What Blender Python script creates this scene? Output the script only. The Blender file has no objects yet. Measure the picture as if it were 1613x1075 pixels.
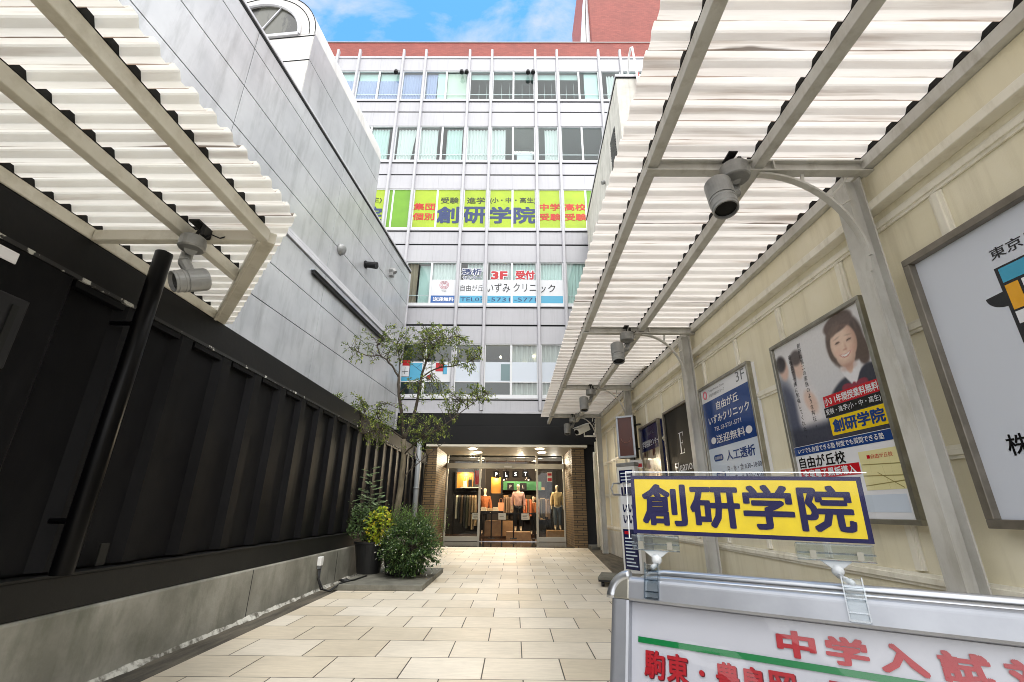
import bpy, math, random
from mathutils import Matrix, Vector, noise
random.seed(7)
SC = bpy.context.scene
COL = SC.collection
R = math.radians
V = Vector

# ------------------------------------------------------------------ camera
cam_d = bpy.data.cameras.new('camera'); cam = bpy.data.objects.new('camera', cam_d); COL.objects.link(cam)
th, yaw, roll = R(20.3), R(0.40), R(0.45)
fwd = V((-math.sin(yaw)*math.cos(th), math.cos(yaw)*math.cos(th), math.sin(th)))
r0 = V((math.cos(yaw), math.sin(yaw), 0)); u0 = r0.cross(fwd)
rgt = r0*math.cos(roll) + u0*math.sin(roll); upv = u0*math.cos(roll) - r0*math.sin(roll)
cam.matrix_world = Matrix(((rgt.x, upv.x, -fwd.x, 0), (rgt.y, upv.y, -fwd.y, 0), (rgt.z, upv.z, -fwd.z, 1.3), (0, 0, 0, 1)))
cam_d.sensor_width = 36; cam_d.lens = 717/1613*36; cam_d.clip_start = 0.02; cam_d.clip_end = 3000
SC.camera = cam
SC.view_settings.view_transform = 'Standard'; SC.view_settings.look = 'None'
SC.view_settings.exposure = 1.85; SC.cycles.filter_width = 0.95; SC.view_settings.gamma = 1.0

# ------------------------------------------------------------------ sky and sun
SUN_EL, SUN_AZ = R(63), R(160)          # azimuth measured from +Y towards +X: behind the camera
w = bpy.data.worlds.new('World'); SC.world = w; w.use_nodes = True
nt = w.node_tree; nt.nodes.clear()
def wn(t, **k):
    n = nt.nodes.new(t)
    for a, b in k.items(): setattr(n, a, b)
    return n
out = wn('ShaderNodeOutputWorld'); bg = wn('ShaderNodeBackground'); sky = wn('ShaderNodeTexSky', sky_type='NISHITA')
sky.sun_disc = False; sky.sun_elevation = SUN_EL; sky.sun_rotation = SUN_AZ; sky.air_density = 1.0; sky.dust_density = 0.6; sky.ozone_density = 2.0
bg.inputs['Strength'].default_value = 0.13
tc = wn('ShaderNodeTexCoord'); sep = wn('ShaderNodeSeparateXYZ'); nt.links.new(tc.outputs['Generated'], sep.inputs[0])
zc = wn('ShaderNodeMath', operation='MAXIMUM'); zc.inputs[1].default_value = 0.05; nt.links.new(sep.outputs['Z'], zc.inputs[0])
dx = wn('ShaderNodeMath', operation='DIVIDE'); dy = wn('ShaderNodeMath', operation='DIVIDE')
nt.links.new(sep.outputs['X'], dx.inputs[0]); nt.links.new(zc.outputs[0], dx.inputs[1])
nt.links.new(sep.outputs['Y'], dy.inputs[0]); nt.links.new(zc.outputs[0], dy.inputs[1])
cmb = wn('ShaderNodeCombineXYZ'); nt.links.new(dx.outputs[0], cmb.inputs[0]); nt.links.new(dy.outputs[0], cmb.inputs[1])
cn = wn('ShaderNodeTexNoise'); cn.inputs['Scale'].default_value = 3.4; cn.inputs['Detail'].default_value = 8; cn.inputs['Roughness'].default_value = 0.58; cn.inputs['Distortion'].default_value = 0.4
mpw = wn('ShaderNodeMapping'); mpw.inputs['Location'].default_value = (0.37, 0.15, 0); mpw.inputs['Scale'].default_value = (1.0, 1.5, 1)
nt.links.new(cmb.outputs[0], mpw.inputs[0]); nt.links.new(mpw.outputs[0], cn.inputs['Vector'])
cr = wn('ShaderNodeValToRGB'); cr.color_ramp.elements[0].position = 0.45; cr.color_ramp.elements[1].position = 0.70
nt.links.new(cn.outputs['Fac'], cr.inputs[0])
skm = wn('ShaderNodeMix', data_type='RGBA', blend_type='MULTIPLY'); skm.inputs[0].default_value = 1.0
nt.links.new(sky.outputs[0], skm.inputs[6]); skm.inputs[7].default_value = (.43, .84, .96, 1)
# unseen white overcast, added to neutralise the light; blue gap over the alley end
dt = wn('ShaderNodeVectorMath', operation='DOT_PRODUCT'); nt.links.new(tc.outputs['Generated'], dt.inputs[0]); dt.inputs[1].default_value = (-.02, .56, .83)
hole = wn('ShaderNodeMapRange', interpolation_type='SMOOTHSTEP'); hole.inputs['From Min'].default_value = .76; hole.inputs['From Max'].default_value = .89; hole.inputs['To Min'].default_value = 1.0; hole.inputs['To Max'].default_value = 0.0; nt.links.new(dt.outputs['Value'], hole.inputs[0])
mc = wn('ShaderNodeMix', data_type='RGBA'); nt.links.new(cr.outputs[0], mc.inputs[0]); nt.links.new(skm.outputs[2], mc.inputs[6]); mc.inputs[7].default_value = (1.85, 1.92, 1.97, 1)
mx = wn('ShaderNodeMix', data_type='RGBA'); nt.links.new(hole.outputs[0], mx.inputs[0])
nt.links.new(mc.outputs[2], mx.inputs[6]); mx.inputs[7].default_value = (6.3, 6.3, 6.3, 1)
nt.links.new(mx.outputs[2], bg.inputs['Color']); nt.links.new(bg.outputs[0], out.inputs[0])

sd = bpy.data.lights.new('sun', 'SUN'); sun = bpy.data.objects.new('sun', sd); COL.objects.link(sun)
sd.energy = 0.5; sd.angle = R(14); sd.color = (1, 0.965, 0.92)
sdir = V((math.sin(SUN_AZ)*math.cos(SUN_EL), math.cos(SUN_AZ)*math.cos(SUN_EL), math.sin(SUN_EL)))
sun.rotation_euler = sdir.to_track_quat('Z', 'Y').to_euler(); sun.location = (0, 0, 40)

# ------------------------------------------------------------------ helpers
def lin(c):
    c = [x/255.0 for x in c]
    return tuple((x/12.92 if x <= 0.04045 else ((x+0.055)/1.055)**2.4) for x in c) + (1.0,)

def M(name, col, rough=0.6, metal=0.0, col2=None, nscale=3.0, stretch=(1, 1, 1), bump=0.0, bscale=40.0, dirt=None, emit=None, estr=0.0, spec=0.5, coat=0.0, contrast=(0.35, 0.65), attr=None, transl=0.0):
    """procedural material: col/col2 mixed by noise, optional streaky dirt (rgb, amount, stretch, scale), fine bump"""
    m = bpy.data.materials.new(name); m.use_nodes = True
    t = m.node_tree; N = t.nodes; L = t.links
    b = N['Principled BSDF']; b.inputs['Roughness'].default_value = rough; b.inputs['Metallic'].default_value = metal
    b.inputs['Specular IOR Level'].default_value = spec
    if coat: b.inputs['Coat Weight'].default_value = coat; b.inputs['Coat Roughness'].default_value = 0.06
    c1 = lin(col); src = None
    tcn = N.new('ShaderNodeTexCoord')
    if attr:
        a = N.new('ShaderNodeAttribute'); a.attribute_name = attr; src = a.outputs['Color']
    if col2:
        mp = N.new('ShaderNodeMapping'); mp.inputs['Scale'].default_value = stretch; L.new(tcn.outputs['Object'], mp.inputs[0])
        n = N.new('ShaderNodeTexNoise'); n.inputs['Scale'].default_value = nscale; n.inputs['Detail'].default_value = 6; n.inputs['Roughness'].default_value = 0.6
        L.new(mp.outputs[0], n.inputs['Vector'])
        rp = N.new('ShaderNodeMapRange'); rp.inputs['From Min'].default_value = contrast[0]; rp.inputs['From Max'].default_value = contrast[1]; L.new(n.outputs['Fac'], rp.inputs[0])
        mi = N.new('ShaderNodeMix'); mi.data_type = 'RGBA'; L.new(rp.outputs[0], mi.inputs[0]); mi.inputs[6].default_value = c1; mi.inputs[7].default_value = lin(col2)
        src = mi.outputs[2]
    if dirt:
        dc, amt, dst, dsc = dirt
        mp = N.new('ShaderNodeMapping'); mp.inputs['Scale'].default_value = dst; L.new(tcn.outputs['Object'], mp.inputs[0])
        n = N.new('ShaderNodeTexNoise'); n.inputs['Scale'].default_value = dsc; n.inputs['Detail'].default_value = 7; n.inputs['Roughness'].default_value = 0.65
        L.new(mp.outputs[0], n.inputs['Vector'])
        rp = N.new('ShaderNodeMapRange'); rp.inputs['From Min'].default_value = 0.5; rp.inputs['From Max'].default_value = 0.78; rp.inputs['To Max'].default_value = amt; L.new(n.outputs['Fac'], rp.inputs[0])
        mi = N.new('ShaderNodeMix'); mi.data_type = 'RGBA'; L.new(rp.outputs[0], mi.inputs[0])
        if src is not None: L.new(src, mi.inputs[6])
        else: mi.inputs[6].default_value = c1
        mi.inputs[7].default_value = lin(dc); src = mi.outputs[2]
    if src is not None: L.new(src, b.inputs['Base Color'])
    else: b.inputs['Base Color'].default_value = c1
    if bump:
        n = N.new('ShaderNodeTexNoise'); n.inputs['Scale'].default_value = bscale; n.inputs['Detail'].default_value = 4; L.new(tcn.outputs['Object'], n.inputs['Vector'])
        bm = N.new('ShaderNodeBump'); bm.inputs['Strength'].default_value = bump; bm.inputs['Distance'].default_value = 0.01; L.new(n.outputs['Fac'], bm.inputs['Height']); L.new(bm.outputs[0], b.inputs['Normal'])
    if emit: b.inputs['Emission Color'].default_value = lin(emit); b.inputs['Emission Strength'].default_value = estr
    if transl:
        tr = N.new('ShaderNodeBsdfTranslucent'); ms = N.new('ShaderNodeMixShader'); ms.inputs[0].default_value = transl
        if src is not None: L.new(src, tr.inputs['Color'])
        else: tr.inputs['Color'].default_value = c1
        L.new(b.outputs[0], ms.inputs[1]); L.new(tr.outputs[0], ms.inputs[2]); L.new(ms.outputs[0], N['Material Output'].inputs[0])
    return m

def glass_mat(name, tint=(235, 245, 242), refl=1.0, rough=0.02):
    m = bpy.data.materials.new(name); m.use_nodes = True
    t = m.node_tree; N = t.nodes; L = t.links; N.remove(N['Principled BSDF'])
    tr = N.new('ShaderNodeBsdfTransparent'); tr.inputs[0].default_value = lin(tint)
    gl = N.new('ShaderNodeBsdfGlossy'); gl.inputs['Roughness'].default_value = rough
    lw = N.new('ShaderNodeLayerWeight'); pw = N.new('ShaderNodeMath'); pw.operation = 'POWER'; pw.inputs[1].default_value = 5.0; L.new(lw.outputs['Facing'], pw.inputs[0])
    mu = N.new('ShaderNodeMath'); mu.operation = 'MULTIPLY_ADD'; mu.inputs[1].default_value = .94*min(1, refl); mu.inputs[2].default_value = .045*refl; L.new(pw.outputs[0], mu.inputs[0])
    ms = N.new('ShaderNodeMixShader'); L.new(mu.outputs[0], ms.inputs[0]); L.new(tr.outputs[0], ms.inputs[1]); L.new(gl.outputs[0], ms.inputs[2])
    L.new(ms.outputs[0], N['Material Output'].inputs[0])
    return m

WM = {}                                            # world matrix of each object that serves as a parent
def tag(o, label=None, cat=None, group=None, kind=None):
    if label: o['label'] = label
    if cat: o['category'] = cat
    if group: o['group'] = group
    if kind: o['kind'] = kind
    return o
def thing(name, label, cat, loc=(0, 0, 0), rz=0.0, group=None):
    o = bpy.data.objects.new(name, None); COL.objects.link(o); o.empty_display_size = 0.2
    o.location = loc; o.rotation_euler = (0, 0, rz)
    WM[o.name] = Matrix.Translation(V(loc)) @ Matrix.Rotation(rz, 4, 'Z')
    return tag(o, label, cat, group)
def frame(origin, x, y):
    x = V(x).normalized(); z = x.cross(V(y)).normalized(); y = z.cross(x)
    return Matrix(((x.x, y.x, z.x, origin[0]), (x.y, y.y, z.y, origin[1]), (x.z, y.z, z.z, origin[2]), (0, 0, 0, 1)))

class MB:
    """collects shapes given in frame T (default world) and links them as ONE mesh object"""
    def __init__(s, T=None): s.v = []; s.f = []; s.T = T or Matrix.Identity(4); s.c = None
    def add(s, vs, fs):
        n = len(s.v); s.v += [s.T @ V(p) for p in vs]; s.f += [tuple(i+n for i in f) for f in fs]; return s
    def box(s, x0, x1, y0, y1, z0, z1):
        vs = [(x0, y0, z0), (x1, y0, z0), (x1, y1, z0), (x0, y1, z0), (x0, y0, z1), (x1, y0, z1), (x1, y1, z1), (x0, y1, z1)]
        return s.add(vs, [(0, 3, 2, 1), (4, 5, 6, 7), (0, 1, 5, 4), (1, 2, 6, 5), (2, 3, 7, 6), (3, 0, 4, 7)])
    def quad(s, a, b, c, d): return s.add([a, b, c, d], [(0, 1, 2, 3)])
    def beam(s, p, q, wx, wy, up=(0, 0, 1)):
        """rectangular bar from p to q, wx wide sideways, wy along up"""
        p, q = V(p), V(q); d = (q-p).normalized(); sd_ = d.cross(V(up)).normalized(); u = sd_.cross(d)
        vs = [b+sd_*i*wx/2+u*j*wy/2 for b in (p, q) for i, j in ((-1, -1), (1, -1), (1, 1), (-1, 1))]
        return s.add(vs, [(3, 2, 1, 0), (4, 5, 6, 7), (0, 1, 5, 4), (1, 2, 6, 5), (2, 3, 7, 6), (3, 0, 4, 7)])
    def tube(s, pts, rad, n=10, caps=True):
        pts = [V(p) for p in pts]; k = len(pts)
        if not hasattr(rad, '__len__'): rad = [rad]*k
        rings = []; ref = None; pd = None
        for i, p in enumerate(pts):
            d = (pts[min(i+1, k-1)]-pts[max(i-1, 0)])
            d = d.normalized() if d.length > 1e-9 else V((0, 0, 1))
            if pd is not None and d.dot(pd) < -.2: d = -d           # a profile may step back into the shape
            pd = d
            if ref is None: ref = V((0, 0, 1)) if abs(d.z) < 0.9 else V((1, 0, 0))
            a = d.cross(ref).normalized(); b = a.cross(d); ref = b
            rings.append([p+(a*math.cos(2*math.pi*j/n)+b*math.sin(2*math.pi*j/n))*rad[i] for j in range(n)])
        vs = [x for r in rings for x in r]; fs = []
        for i in range(k-1):
            for j in range(n):
                fs.append((i*n+j, i*n+(j+1) % n, (i+1)*n+(j+1) % n, (i+1)*n+j))
        if caps: fs.append(tuple(range(n-1, -1, -1))); fs.append(tuple((k-1)*n+j for j in range(n)))
        return s.add(vs, fs)
    def poly(s, pts2, z0, z1):
        """closed 2D outline (x,y) extruded z0..z1 in frame T"""
        n = len(pts2); vs = [(p[0], p[1], z0) for p in pts2]+[(p[0], p[1], z1) for p in pts2]
        return s.add(vs, [tuple(range(n-1, -1, -1)), tuple(range(n, 2*n))]+[(i, (i+1) % n, n+(i+1) % n, n+i) for i in range(n)])
    def flat(s, pts2, z=0.0):
        return s.add([(p[0], p[1], z) for p in pts2], [tuple(range(len(pts2)))])
    def build(s, name, mat, parent=None, smooth=False, bevel=0.0, origin=None, seg=2, solid=0.0):
        inv = WM[parent.name].inverted() if parent is not None else (Matrix.Translation(-V(origin)) if origin is not None else Matrix.Identity(4))
        me = bpy.data.meshes.new(name); me.from_pydata([inv @ p for p in s.v], [], s.f); me.validate(); me.materials.append(mat)
        if s.c:
            at = me.color_attributes.new('Col', 'FLOAT_COLOR', 'POINT')
            for i, c in enumerate(s.c): at.data[i].color = c
        if smooth:
            for p in me.polygons: p.use_smooth = True
        o = bpy.data.objects.new(name, me); COL.objects.link(o)
        if parent is not None: o.parent = parent; WM[o.name] = WM[parent.name]
        elif origin is not None: o.location = origin; WM[o.name] = Matrix.Translation(V(origin))
        else: WM[o.name] = Matrix.Identity(4)
        if solid: md = o.modifiers.new('solid', 'SOLIDIFY'); md.thickness = solid
        if bevel:
            md = o.modifiers.new('bevel', 'BEVEL'); md.width = bevel; md.segments = seg; md.limit_method = 'ANGLE'; md.angle_limit = R(40)
            md.harden_normals = False
        return o
def B(name, mat, parent, *boxes, bevel=0.0, T=None, origin=None):
    m = MB(T)
    for b in boxes: m.box(*b)
    return m.build(name, mat, parent, bevel=bevel, origin=origin)
def struct(o): o['kind'] = 'structure'; return o

def text(body, T, x, y, h, mat, parent, fitw=None, bold=0.0, z=0.003, name='lettering', align='C', vertical=False, label=None):
    """flat lettering: h = height of the ink box of one line, centred (or left aligned) at x,y of frame T; bold thickens the strokes"""
    def one(bd):
        cu = bpy.data.curves.new('t', 'FONT'); cu.body = bd; cu.resolution_u = 2
        o = bpy.data.objects.new('t', cu); me = bpy.data.meshes.new_from_object(o)
        vs = [(p.co.x, p.co.y) for p in me.vertices]; fs = [tuple(p.vertices) for p in me.polygons]
        bpy.data.objects.remove(o); bpy.data.curves.remove(cu); bpy.data.meshes.remove(me)
        return vs, fs
    m = MB(T)
    if not vertical:
        vs, fs = one(body); xs = [p[0] for p in vs]; ys = [p[1] for p in vs]; bd_ = bold*.9
        sy = h/(max(ys)-min(ys)+2*bd_); sx = sy if fitw is None else fitw/(max(xs)-min(xs)+2*bd_)
        cy = (max(ys)+min(ys))/2; cx = (max(xs)+min(xs))/2 if align == 'C' else min(xs)
        offs = [(0, 0)] if not bold else [(bd_*math.cos(k*math.pi/4)*(1.2 if k % 2 else 1), bd_*math.sin(k*math.pi/4)*(1.2 if k % 2 else 1)) for k in range(8)]+([(bd_*.5, 0), (-bd_*.5, 0)] if bold > .035 else [(0, 0)])
        dz = min(.0003, h*.002)
        for k, (ox, oy) in enumerate(offs): m.add([((p[0]+ox-cx)*sx+x, (p[1]+oy-cy)*sy+y, z+dz*k) for p in vs], fs)
    else:                                            # h = total height, one character per line from the top
        n = len(body); st = h/n
        for i, ch in enumerate(body):
            vs, fs = one(ch); xs = [p[0] for p in vs]
            s_ = st*0.95; cx = (max(xs)+min(xs))/2
            m.add([((p[0]-cx)*s_+x, (p[1]-0.38)*s_+y-st*(i+0.5), z) for p in vs], fs)
    o = m.build(name, mat, parent)
    if label: o['label'] = label
    return o

def kids(o): return [c for c in bpy.data.objects if c.parent == o]
def copy_tree(o, loc=None, parent=None):
    c = o.copy(); COL.objects.link(c); c.parent = parent
    if loc is not None: c.location = loc
    for k in kids(o):
        if k.name != c.name: copy_tree(k, None, c)
    return c

# ------------------------------------------------------------------ materials
m_ground = M('dark_concrete', (92, 90, 84), 0.85, col2=(62, 62, 58), nscale=1.6, bump=0.3, bscale=60)
m_gutter = M('gutter_concrete', (104, 97, 84), 0.85, col2=(60, 55, 46), nscale=2.2, stretch=(3, .5, 1), bump=0.4, bscale=45, dirt=((40, 40, 36), .8, (4, .6, 1), 2.5))
m_plinth = M('plinth_concrete', (152, 150, 140), 0.8, col2=(112, 111, 101), nscale=1.3, bump=0.25, bscale=30, dirt=((70, 74, 58), .75, (1, 1, .35), 3.0))
m_white = M('facade_white', (174, 174, 179), 0.45, col2=(167, 167, 172), nscale=.5, dirt=((128, 128, 131), .35, (4, 4, .22), 2.6))
m_mull = M('mullion_white', (178, 178, 183), 0.4, col2=(169, 169, 174), nscale=1.2)
m_seam = M('dark_seam', (24, 25, 27), 0.8, spec=.2)
m_frame = M('window_frame', (208, 210, 212), 0.35)
m_room = M('room_paint', (118, 138, 142), 0.9)
m_roomc = M('room_ceiling', (170, 176, 174), 0.9)
m_curt = M('curtain_pale_green', (196, 214, 210), 0.9, transl=0.1)
m_curtw = M('curtain_white', (212, 216, 214), 0.9, transl=0.1)
m_curtl = M('curtain_lilac', (164, 172, 206), 0.9, transl=0.1)
m_curtb = M('curtain_brown', (168, 150, 132), 0.9, transl=0.2)
m_curtd = M('curtain_grey_stripe', (176, 174, 170), 0.9)
m_glass = glass_mat('window_glass', (236, 247, 246), 1.8)
m_glassc = glass_mat('clear_glass', (240, 245, 244), 1.0)
m_blind = M('pale_blind', (184, 206, 202), 0.6)
m_green = M('film_lime', (152, 176, 0), 0.4, col2=(140, 166, 0), nscale=1.5)
m_green2 = M('film_green', (100, 152, 0), 0.4, col2=(92, 142, 0), nscale=1.5)
m_navy = M('ink_navy', (18, 42, 92), 0.45)
m_dkgreen = M('ink_dark_green', (34, 42, 16), 0.45)
m_red = M('ink_red', (172, 12, 26), 0.45)
m_redo = M('ink_orange_red', (176, 26, 10), 0.45)
m_ink = M('ink_black', (26, 26, 30), 0.45)
m_inkw = M('ink_white', (232, 232, 236), 0.45)
m_sky = M('film_sky_blue', (74, 156, 190), 0.4)
m_blue = M('film_blue', (30, 88, 158), 0.4)
m_paper = M('film_white', (206, 208, 212), 0.4)
m_frost = M('film_frosted', (192, 200, 210), 0.5)
m_brick = None
def brick_mat(name, c1, c2, mortar, bw, rh, ms, rough=0.7, axis='xz', bias=0.0, bump=0.4, extra=None, off=0.5):
    m = bpy.data.materials.new(name); m.use_nodes = True; t = m.node_tree; N = t.nodes; L = t.links; b = N['Principled BSDF']; b.inputs['Roughness'].default_value = rough
    tcn = N.new('ShaderNodeTexCoord'); sp = N.new('ShaderNodeSeparateXYZ'); L.new(tcn.outputs['Object'], sp.inputs[0]); cb = N.new('ShaderNodeCombineXYZ')
    if axis == 'xz':                                   # wall: run along x+y, height z
        ad = N.new('ShaderNodeMath'); L.new(sp.outputs['X'], ad.inputs[0]); L.new(sp.outputs['Y'], ad.inputs[1]); L.new(ad.outputs[0], cb.inputs[0]); L.new(sp.outputs['Z'], cb.inputs[1])
    else:
        L.new(sp.outputs['X'], cb.inputs[0]); L.new(sp.outputs['Y'], cb.inputs[1])
    mp = N.new('ShaderNodeMapping'); L.new(cb.outputs[0], mp.inputs[0])
    if extra: mp.inputs['Location'].default_value = extra
    br = N.new('ShaderNodeTexBrick'); L.new(mp.outputs[0], br.inputs['Vector']); br.offset = off; br.offset_frequency = 2
    br.inputs['Color1'].default_value = lin(c1); br.inputs['Color2'].default_value = lin(c2); br.inputs['Mortar'].default_value = lin(mortar)
    br.inputs['Scale'].default_value = 1.0; br.inputs['Brick Width'].default_value = bw; br.inputs['Row Height'].default_value = rh; br.inputs['Mortar Size'].default_value = ms; br.inputs['Mortar Smooth'].default_value = 0.1; br.inputs['Bias'].default_value = bias
    n = N.new('ShaderNodeTexNoise'); n.inputs['Scale'].default_value = 5; n.inputs['Detail'].default_value = 8; n.inputs['Roughness'].default_value = 0.7
    mp2 = N.new('ShaderNodeMapping'); mp2.inputs['Scale'].default_value = (1, 5, 1); L.new(cb.outputs[0], mp2.inputs[0]); L.new(mp2.outputs[0], n.inputs['Vector'])
    rp = N.new('ShaderNodeMapRange'); rp.inputs['From Min'].default_value = .3; rp.inputs['From Max'].default_value = .7; rp.inputs['To Min'].default_value = .86; rp.inputs['To Max'].default_value = 1.08; L.new(n.outputs['Fac'], rp.inputs[0])
    vm = N.new('ShaderNodeVectorMath'); vm.operation = 'SCALE'; L.new(br.outputs['Color'], vm.inputs[0]); L.new(rp.outputs[0], vm.inputs['Scale'])
    n2 = N.new('ShaderNodeTexNoise'); n2.inputs['Scale'].default_value = .8; n2.inputs['Detail'].default_value = 5; L.new(cb.outputs[0], n2.inputs['Vector'])
    rp2 = N.new('ShaderNodeMapRange'); rp2.inputs['From Min'].default_value = .3; rp2.inputs['From Max'].default_value = .7; rp2.inputs['To Min'].default_value = .84; rp2.inputs['To Max'].default_value = 1.05; L.new(n2.outputs['Fac'], rp2.inputs[0])
    vm2 = N.new('ShaderNodeVectorMath'); vm2.operation = 'SCALE'; L.new(vm.outputs[0], vm2.inputs[0]); L.new(rp2.outputs[0], vm2.inputs['Scale'])
    L.new(vm2.outputs[0], b.inputs['Base Color'])
    bm = N.new('ShaderNodeBump'); bm.inputs['Strength'].default_value = bump; bm.inputs['Distance'].default_value = 0.01; bm.invert = True; L.new(br.outputs['Fac'], bm.inputs['Height']); L.new(bm.outputs[0], b.inputs['Normal'])
    return m
m_tiles = brick_mat('paving_tiles', (225, 216, 199), (206, 193, 169), (52, 46, 40), .68, .567, .0055, rough=.5, axis='xy', extra=(.26, -.419, 0))
m_redtile = brick_mat('red_roof_tile', (150, 74, 64), (134, 62, 54), (112, 52, 46), .24, .07, .004, axis='xz', bump=.2)
m_brown = brick_mat('brown_brick', (122, 98, 62), (98, 77, 46), (40, 32, 20), .42, .085, .012, axis='xz', bump=.8, rough=.55)
m_black = M('black_fascia', (13, 13, 14), 0.6, spec=.25, col2=(10, 10, 11), nscale=2, bump=.15, bscale=20)
m_blackc = M('black_corrugated', (19, 19, 21), 0.5, col2=(13, 13, 15), nscale=1.5, bump=.08, bscale=70, dirt=((32, 32, 32), .5, (1, 1, .22), 3), spec=.09)
m_blacks = M('black_skirting', (26, 26, 25), 0.55, spec=.25, col2=(20, 20, 19), nscale=2.0, bump=.1, bscale=50)
m_chip = M('chipped_paint', (30, 30, 31), 0.7, col2=(180, 180, 174), nscale=7, contrast=(.60, .63))
m_polegl = M('gloss_black', (5, 5, 6), 0.3, spec=.12)
m_clad = M('grey_cladding', (186, 188, 190), 0.32, metal=.28, col2=(166, 168, 171), nscale=.7, dirt=((112, 113, 112), .6, (1.2, 1.2, .18), 2.6), bump=.05, bscale=90)
m_cladl = M('pale_flashing', (196, 196, 200), 0.35, col2=(180, 180, 186), nscale=2)
m_vault = M('vault_white', (214, 212, 208), 0.45, col2=(198, 196, 194), nscale=1.3, stretch=(1, 1, .3), dirt=((150, 146, 140), .5, (1.5, 1.5, .2), 2))
m_beam = M('cream_steel', (214, 211, 200), 0.5, col2=(200, 196, 182), nscale=2.2, dirt=((140, 130, 104), .55, (1, 1, 1), 4), bump=.05)
m_beamg = M('grey_steel', (204, 204, 200), 0.5, col2=(188, 187, 182), nscale=2.0, dirt=((130, 124, 106), .55, (1.5, 1.5, .4), 4), bump=.05)
m_foam = M('black_foam', (20, 20, 20), 0.95)
m_creamw = M('cream_wall', (238, 232, 210), 0.6, col2=(230, 223, 196), nscale=1.1, bump=.12, bscale=90, dirt=((186, 176, 146), .42, (2.5, 2.5, .22), 2.5))
m_creamb = M('cream_batten', (241, 238, 226), 0.5, col2=(233, 229, 213), nscale=2, dirt=((160, 148, 116), .4, (2, 2, .5), 4))
m_lampg = M('lamp_grey', (150, 151, 150), 0.4, metal=.3, col2=(134, 135, 134), nscale=8, bump=.05, bscale=120)
m_lens = M('lamp_lens', (16, 17, 17), 0.25, spec=.4)
m_dark = M('dark_metal', (24, 24, 26), 0.5, spec=.3)
m_conc = M('pale_concrete', (204, 202, 194), 0.85, col2=(184, 182, 174), nscale=2.5, bump=.35, bscale=55, dirt=((120, 118, 108), .8, (1.6, 1.6, .14), 2.2))
m_alu = M('aluminium', (196, 200, 206), 0.28, metal=.85, col2=(176, 180, 186), nscale=6, stretch=(1, 1, 1))
m_alub = M('bronze_aluminium', (140, 134, 124), 0.35, metal=.5, col2=(116, 110, 100), nscale=5)
m_alus = M('steel_frame', (168, 166, 156), 0.3, metal=.8, col2=(140, 138, 128), nscale=5)
m_whitep = M('white_plastic', (222, 222, 220), 0.35)
m_brownp = M('brown_panel', (96, 52, 42), 0.25, coat=.4)
m_rust = M('cable_red', (150, 60, 50), 0.6)
m_cable = M('cable_black', (18, 18, 18), 0.5)
m_pot = M('black_pot', (22, 22, 23), 0.5, col2=(28, 28, 28), nscale=5)
m_stone = M('stone_slab', (118, 116, 106), 0.75, col2=(88, 87, 78), nscale=4, bump=.3, bscale=60)
m_bark = M('bark', (122, 112, 92), 0.85, col2=(84, 76, 60), nscale=14, stretch=(1, 1, .3), bump=.5, bscale=60)
m_twig = M('twig_bark', (62, 54, 44), 0.85)
m_leaf = M('leaf', (90, 110, 40), 0.5, attr='Col', transl=.35)
m_pipe = M('grey_pipe', (126, 130, 132), 0.45)

# ------------------------------------------------------------------ setting: ground
struct(B('ground', m_ground, None, (-150, 150, -150, 150, -.3, 0)))
mb = MB(); mb.poly([(-2.9, -4), (1.08, -4), (2.665, 18.0), (-2.95, 18.0)], 0.0, 0.012); struct(mb.build('paving', m_tiles))
struct(B('gutter', m_gutter, None, (-3.27, -2.905, -4, 18, -.02, .008)))
mb = MB(); mb.poly([(1.10, -4), (4.2, -4), (3.4, 18.0), (2.68, 18.0)], -.02, 0.006); struct(mb.build('side_strip', m_gutter))
struct(B('step', m_stone, None, (2.69, 3.3, 17.3, 18.2, 0, .12), bevel=.01))
m_entry = M('entry_tile', (46, 42, 36), 0.12, col2=(36, 33, 28), nscale=4)
struct(B('entry_floor', m_entry, None, (-3.6, 3.3, 18.004, 20.8, -.02, .03)))
m_shopfl = M('shop_floor_wood', (74, 46, 28), 0.14, col2=(52, 32, 18), nscale=3, stretch=(1, 8, 1))
struct(B('shop_floor', m_shopfl, None, (-4.4, 4.4, 20.804, 30, -.02, .03)))

# ------------------------------------------------------------------ office building closing the alley (front plane Y = 18)
FY = 18.0
bld = thing('office_building', 'white panelled five storey office block with red tiled roof closing the end of the alley', 'building', (0, FY, 0))
TF = Matrix.Translation(V((0, FY, 0)))
FX = frame((0, FY, 0), (1, 0, 0), (0, 0, 1))            # facade drawing frame: x right, y up, z out to the viewer
mull = [-12.2, -9.8, -8.6, -6.18, -4.95, -2.55, -1.33, 1.02, 2.2, 4.47, 5.65, 7.95]
rows = {5: (21.48, 23.53), 4: (17.48, 19.67), 3: (13.54, 15.76), 2: (9.68, 11.76), 1: (5.60, 7.83)}
XL, XR = -12.2, 7.95
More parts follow.
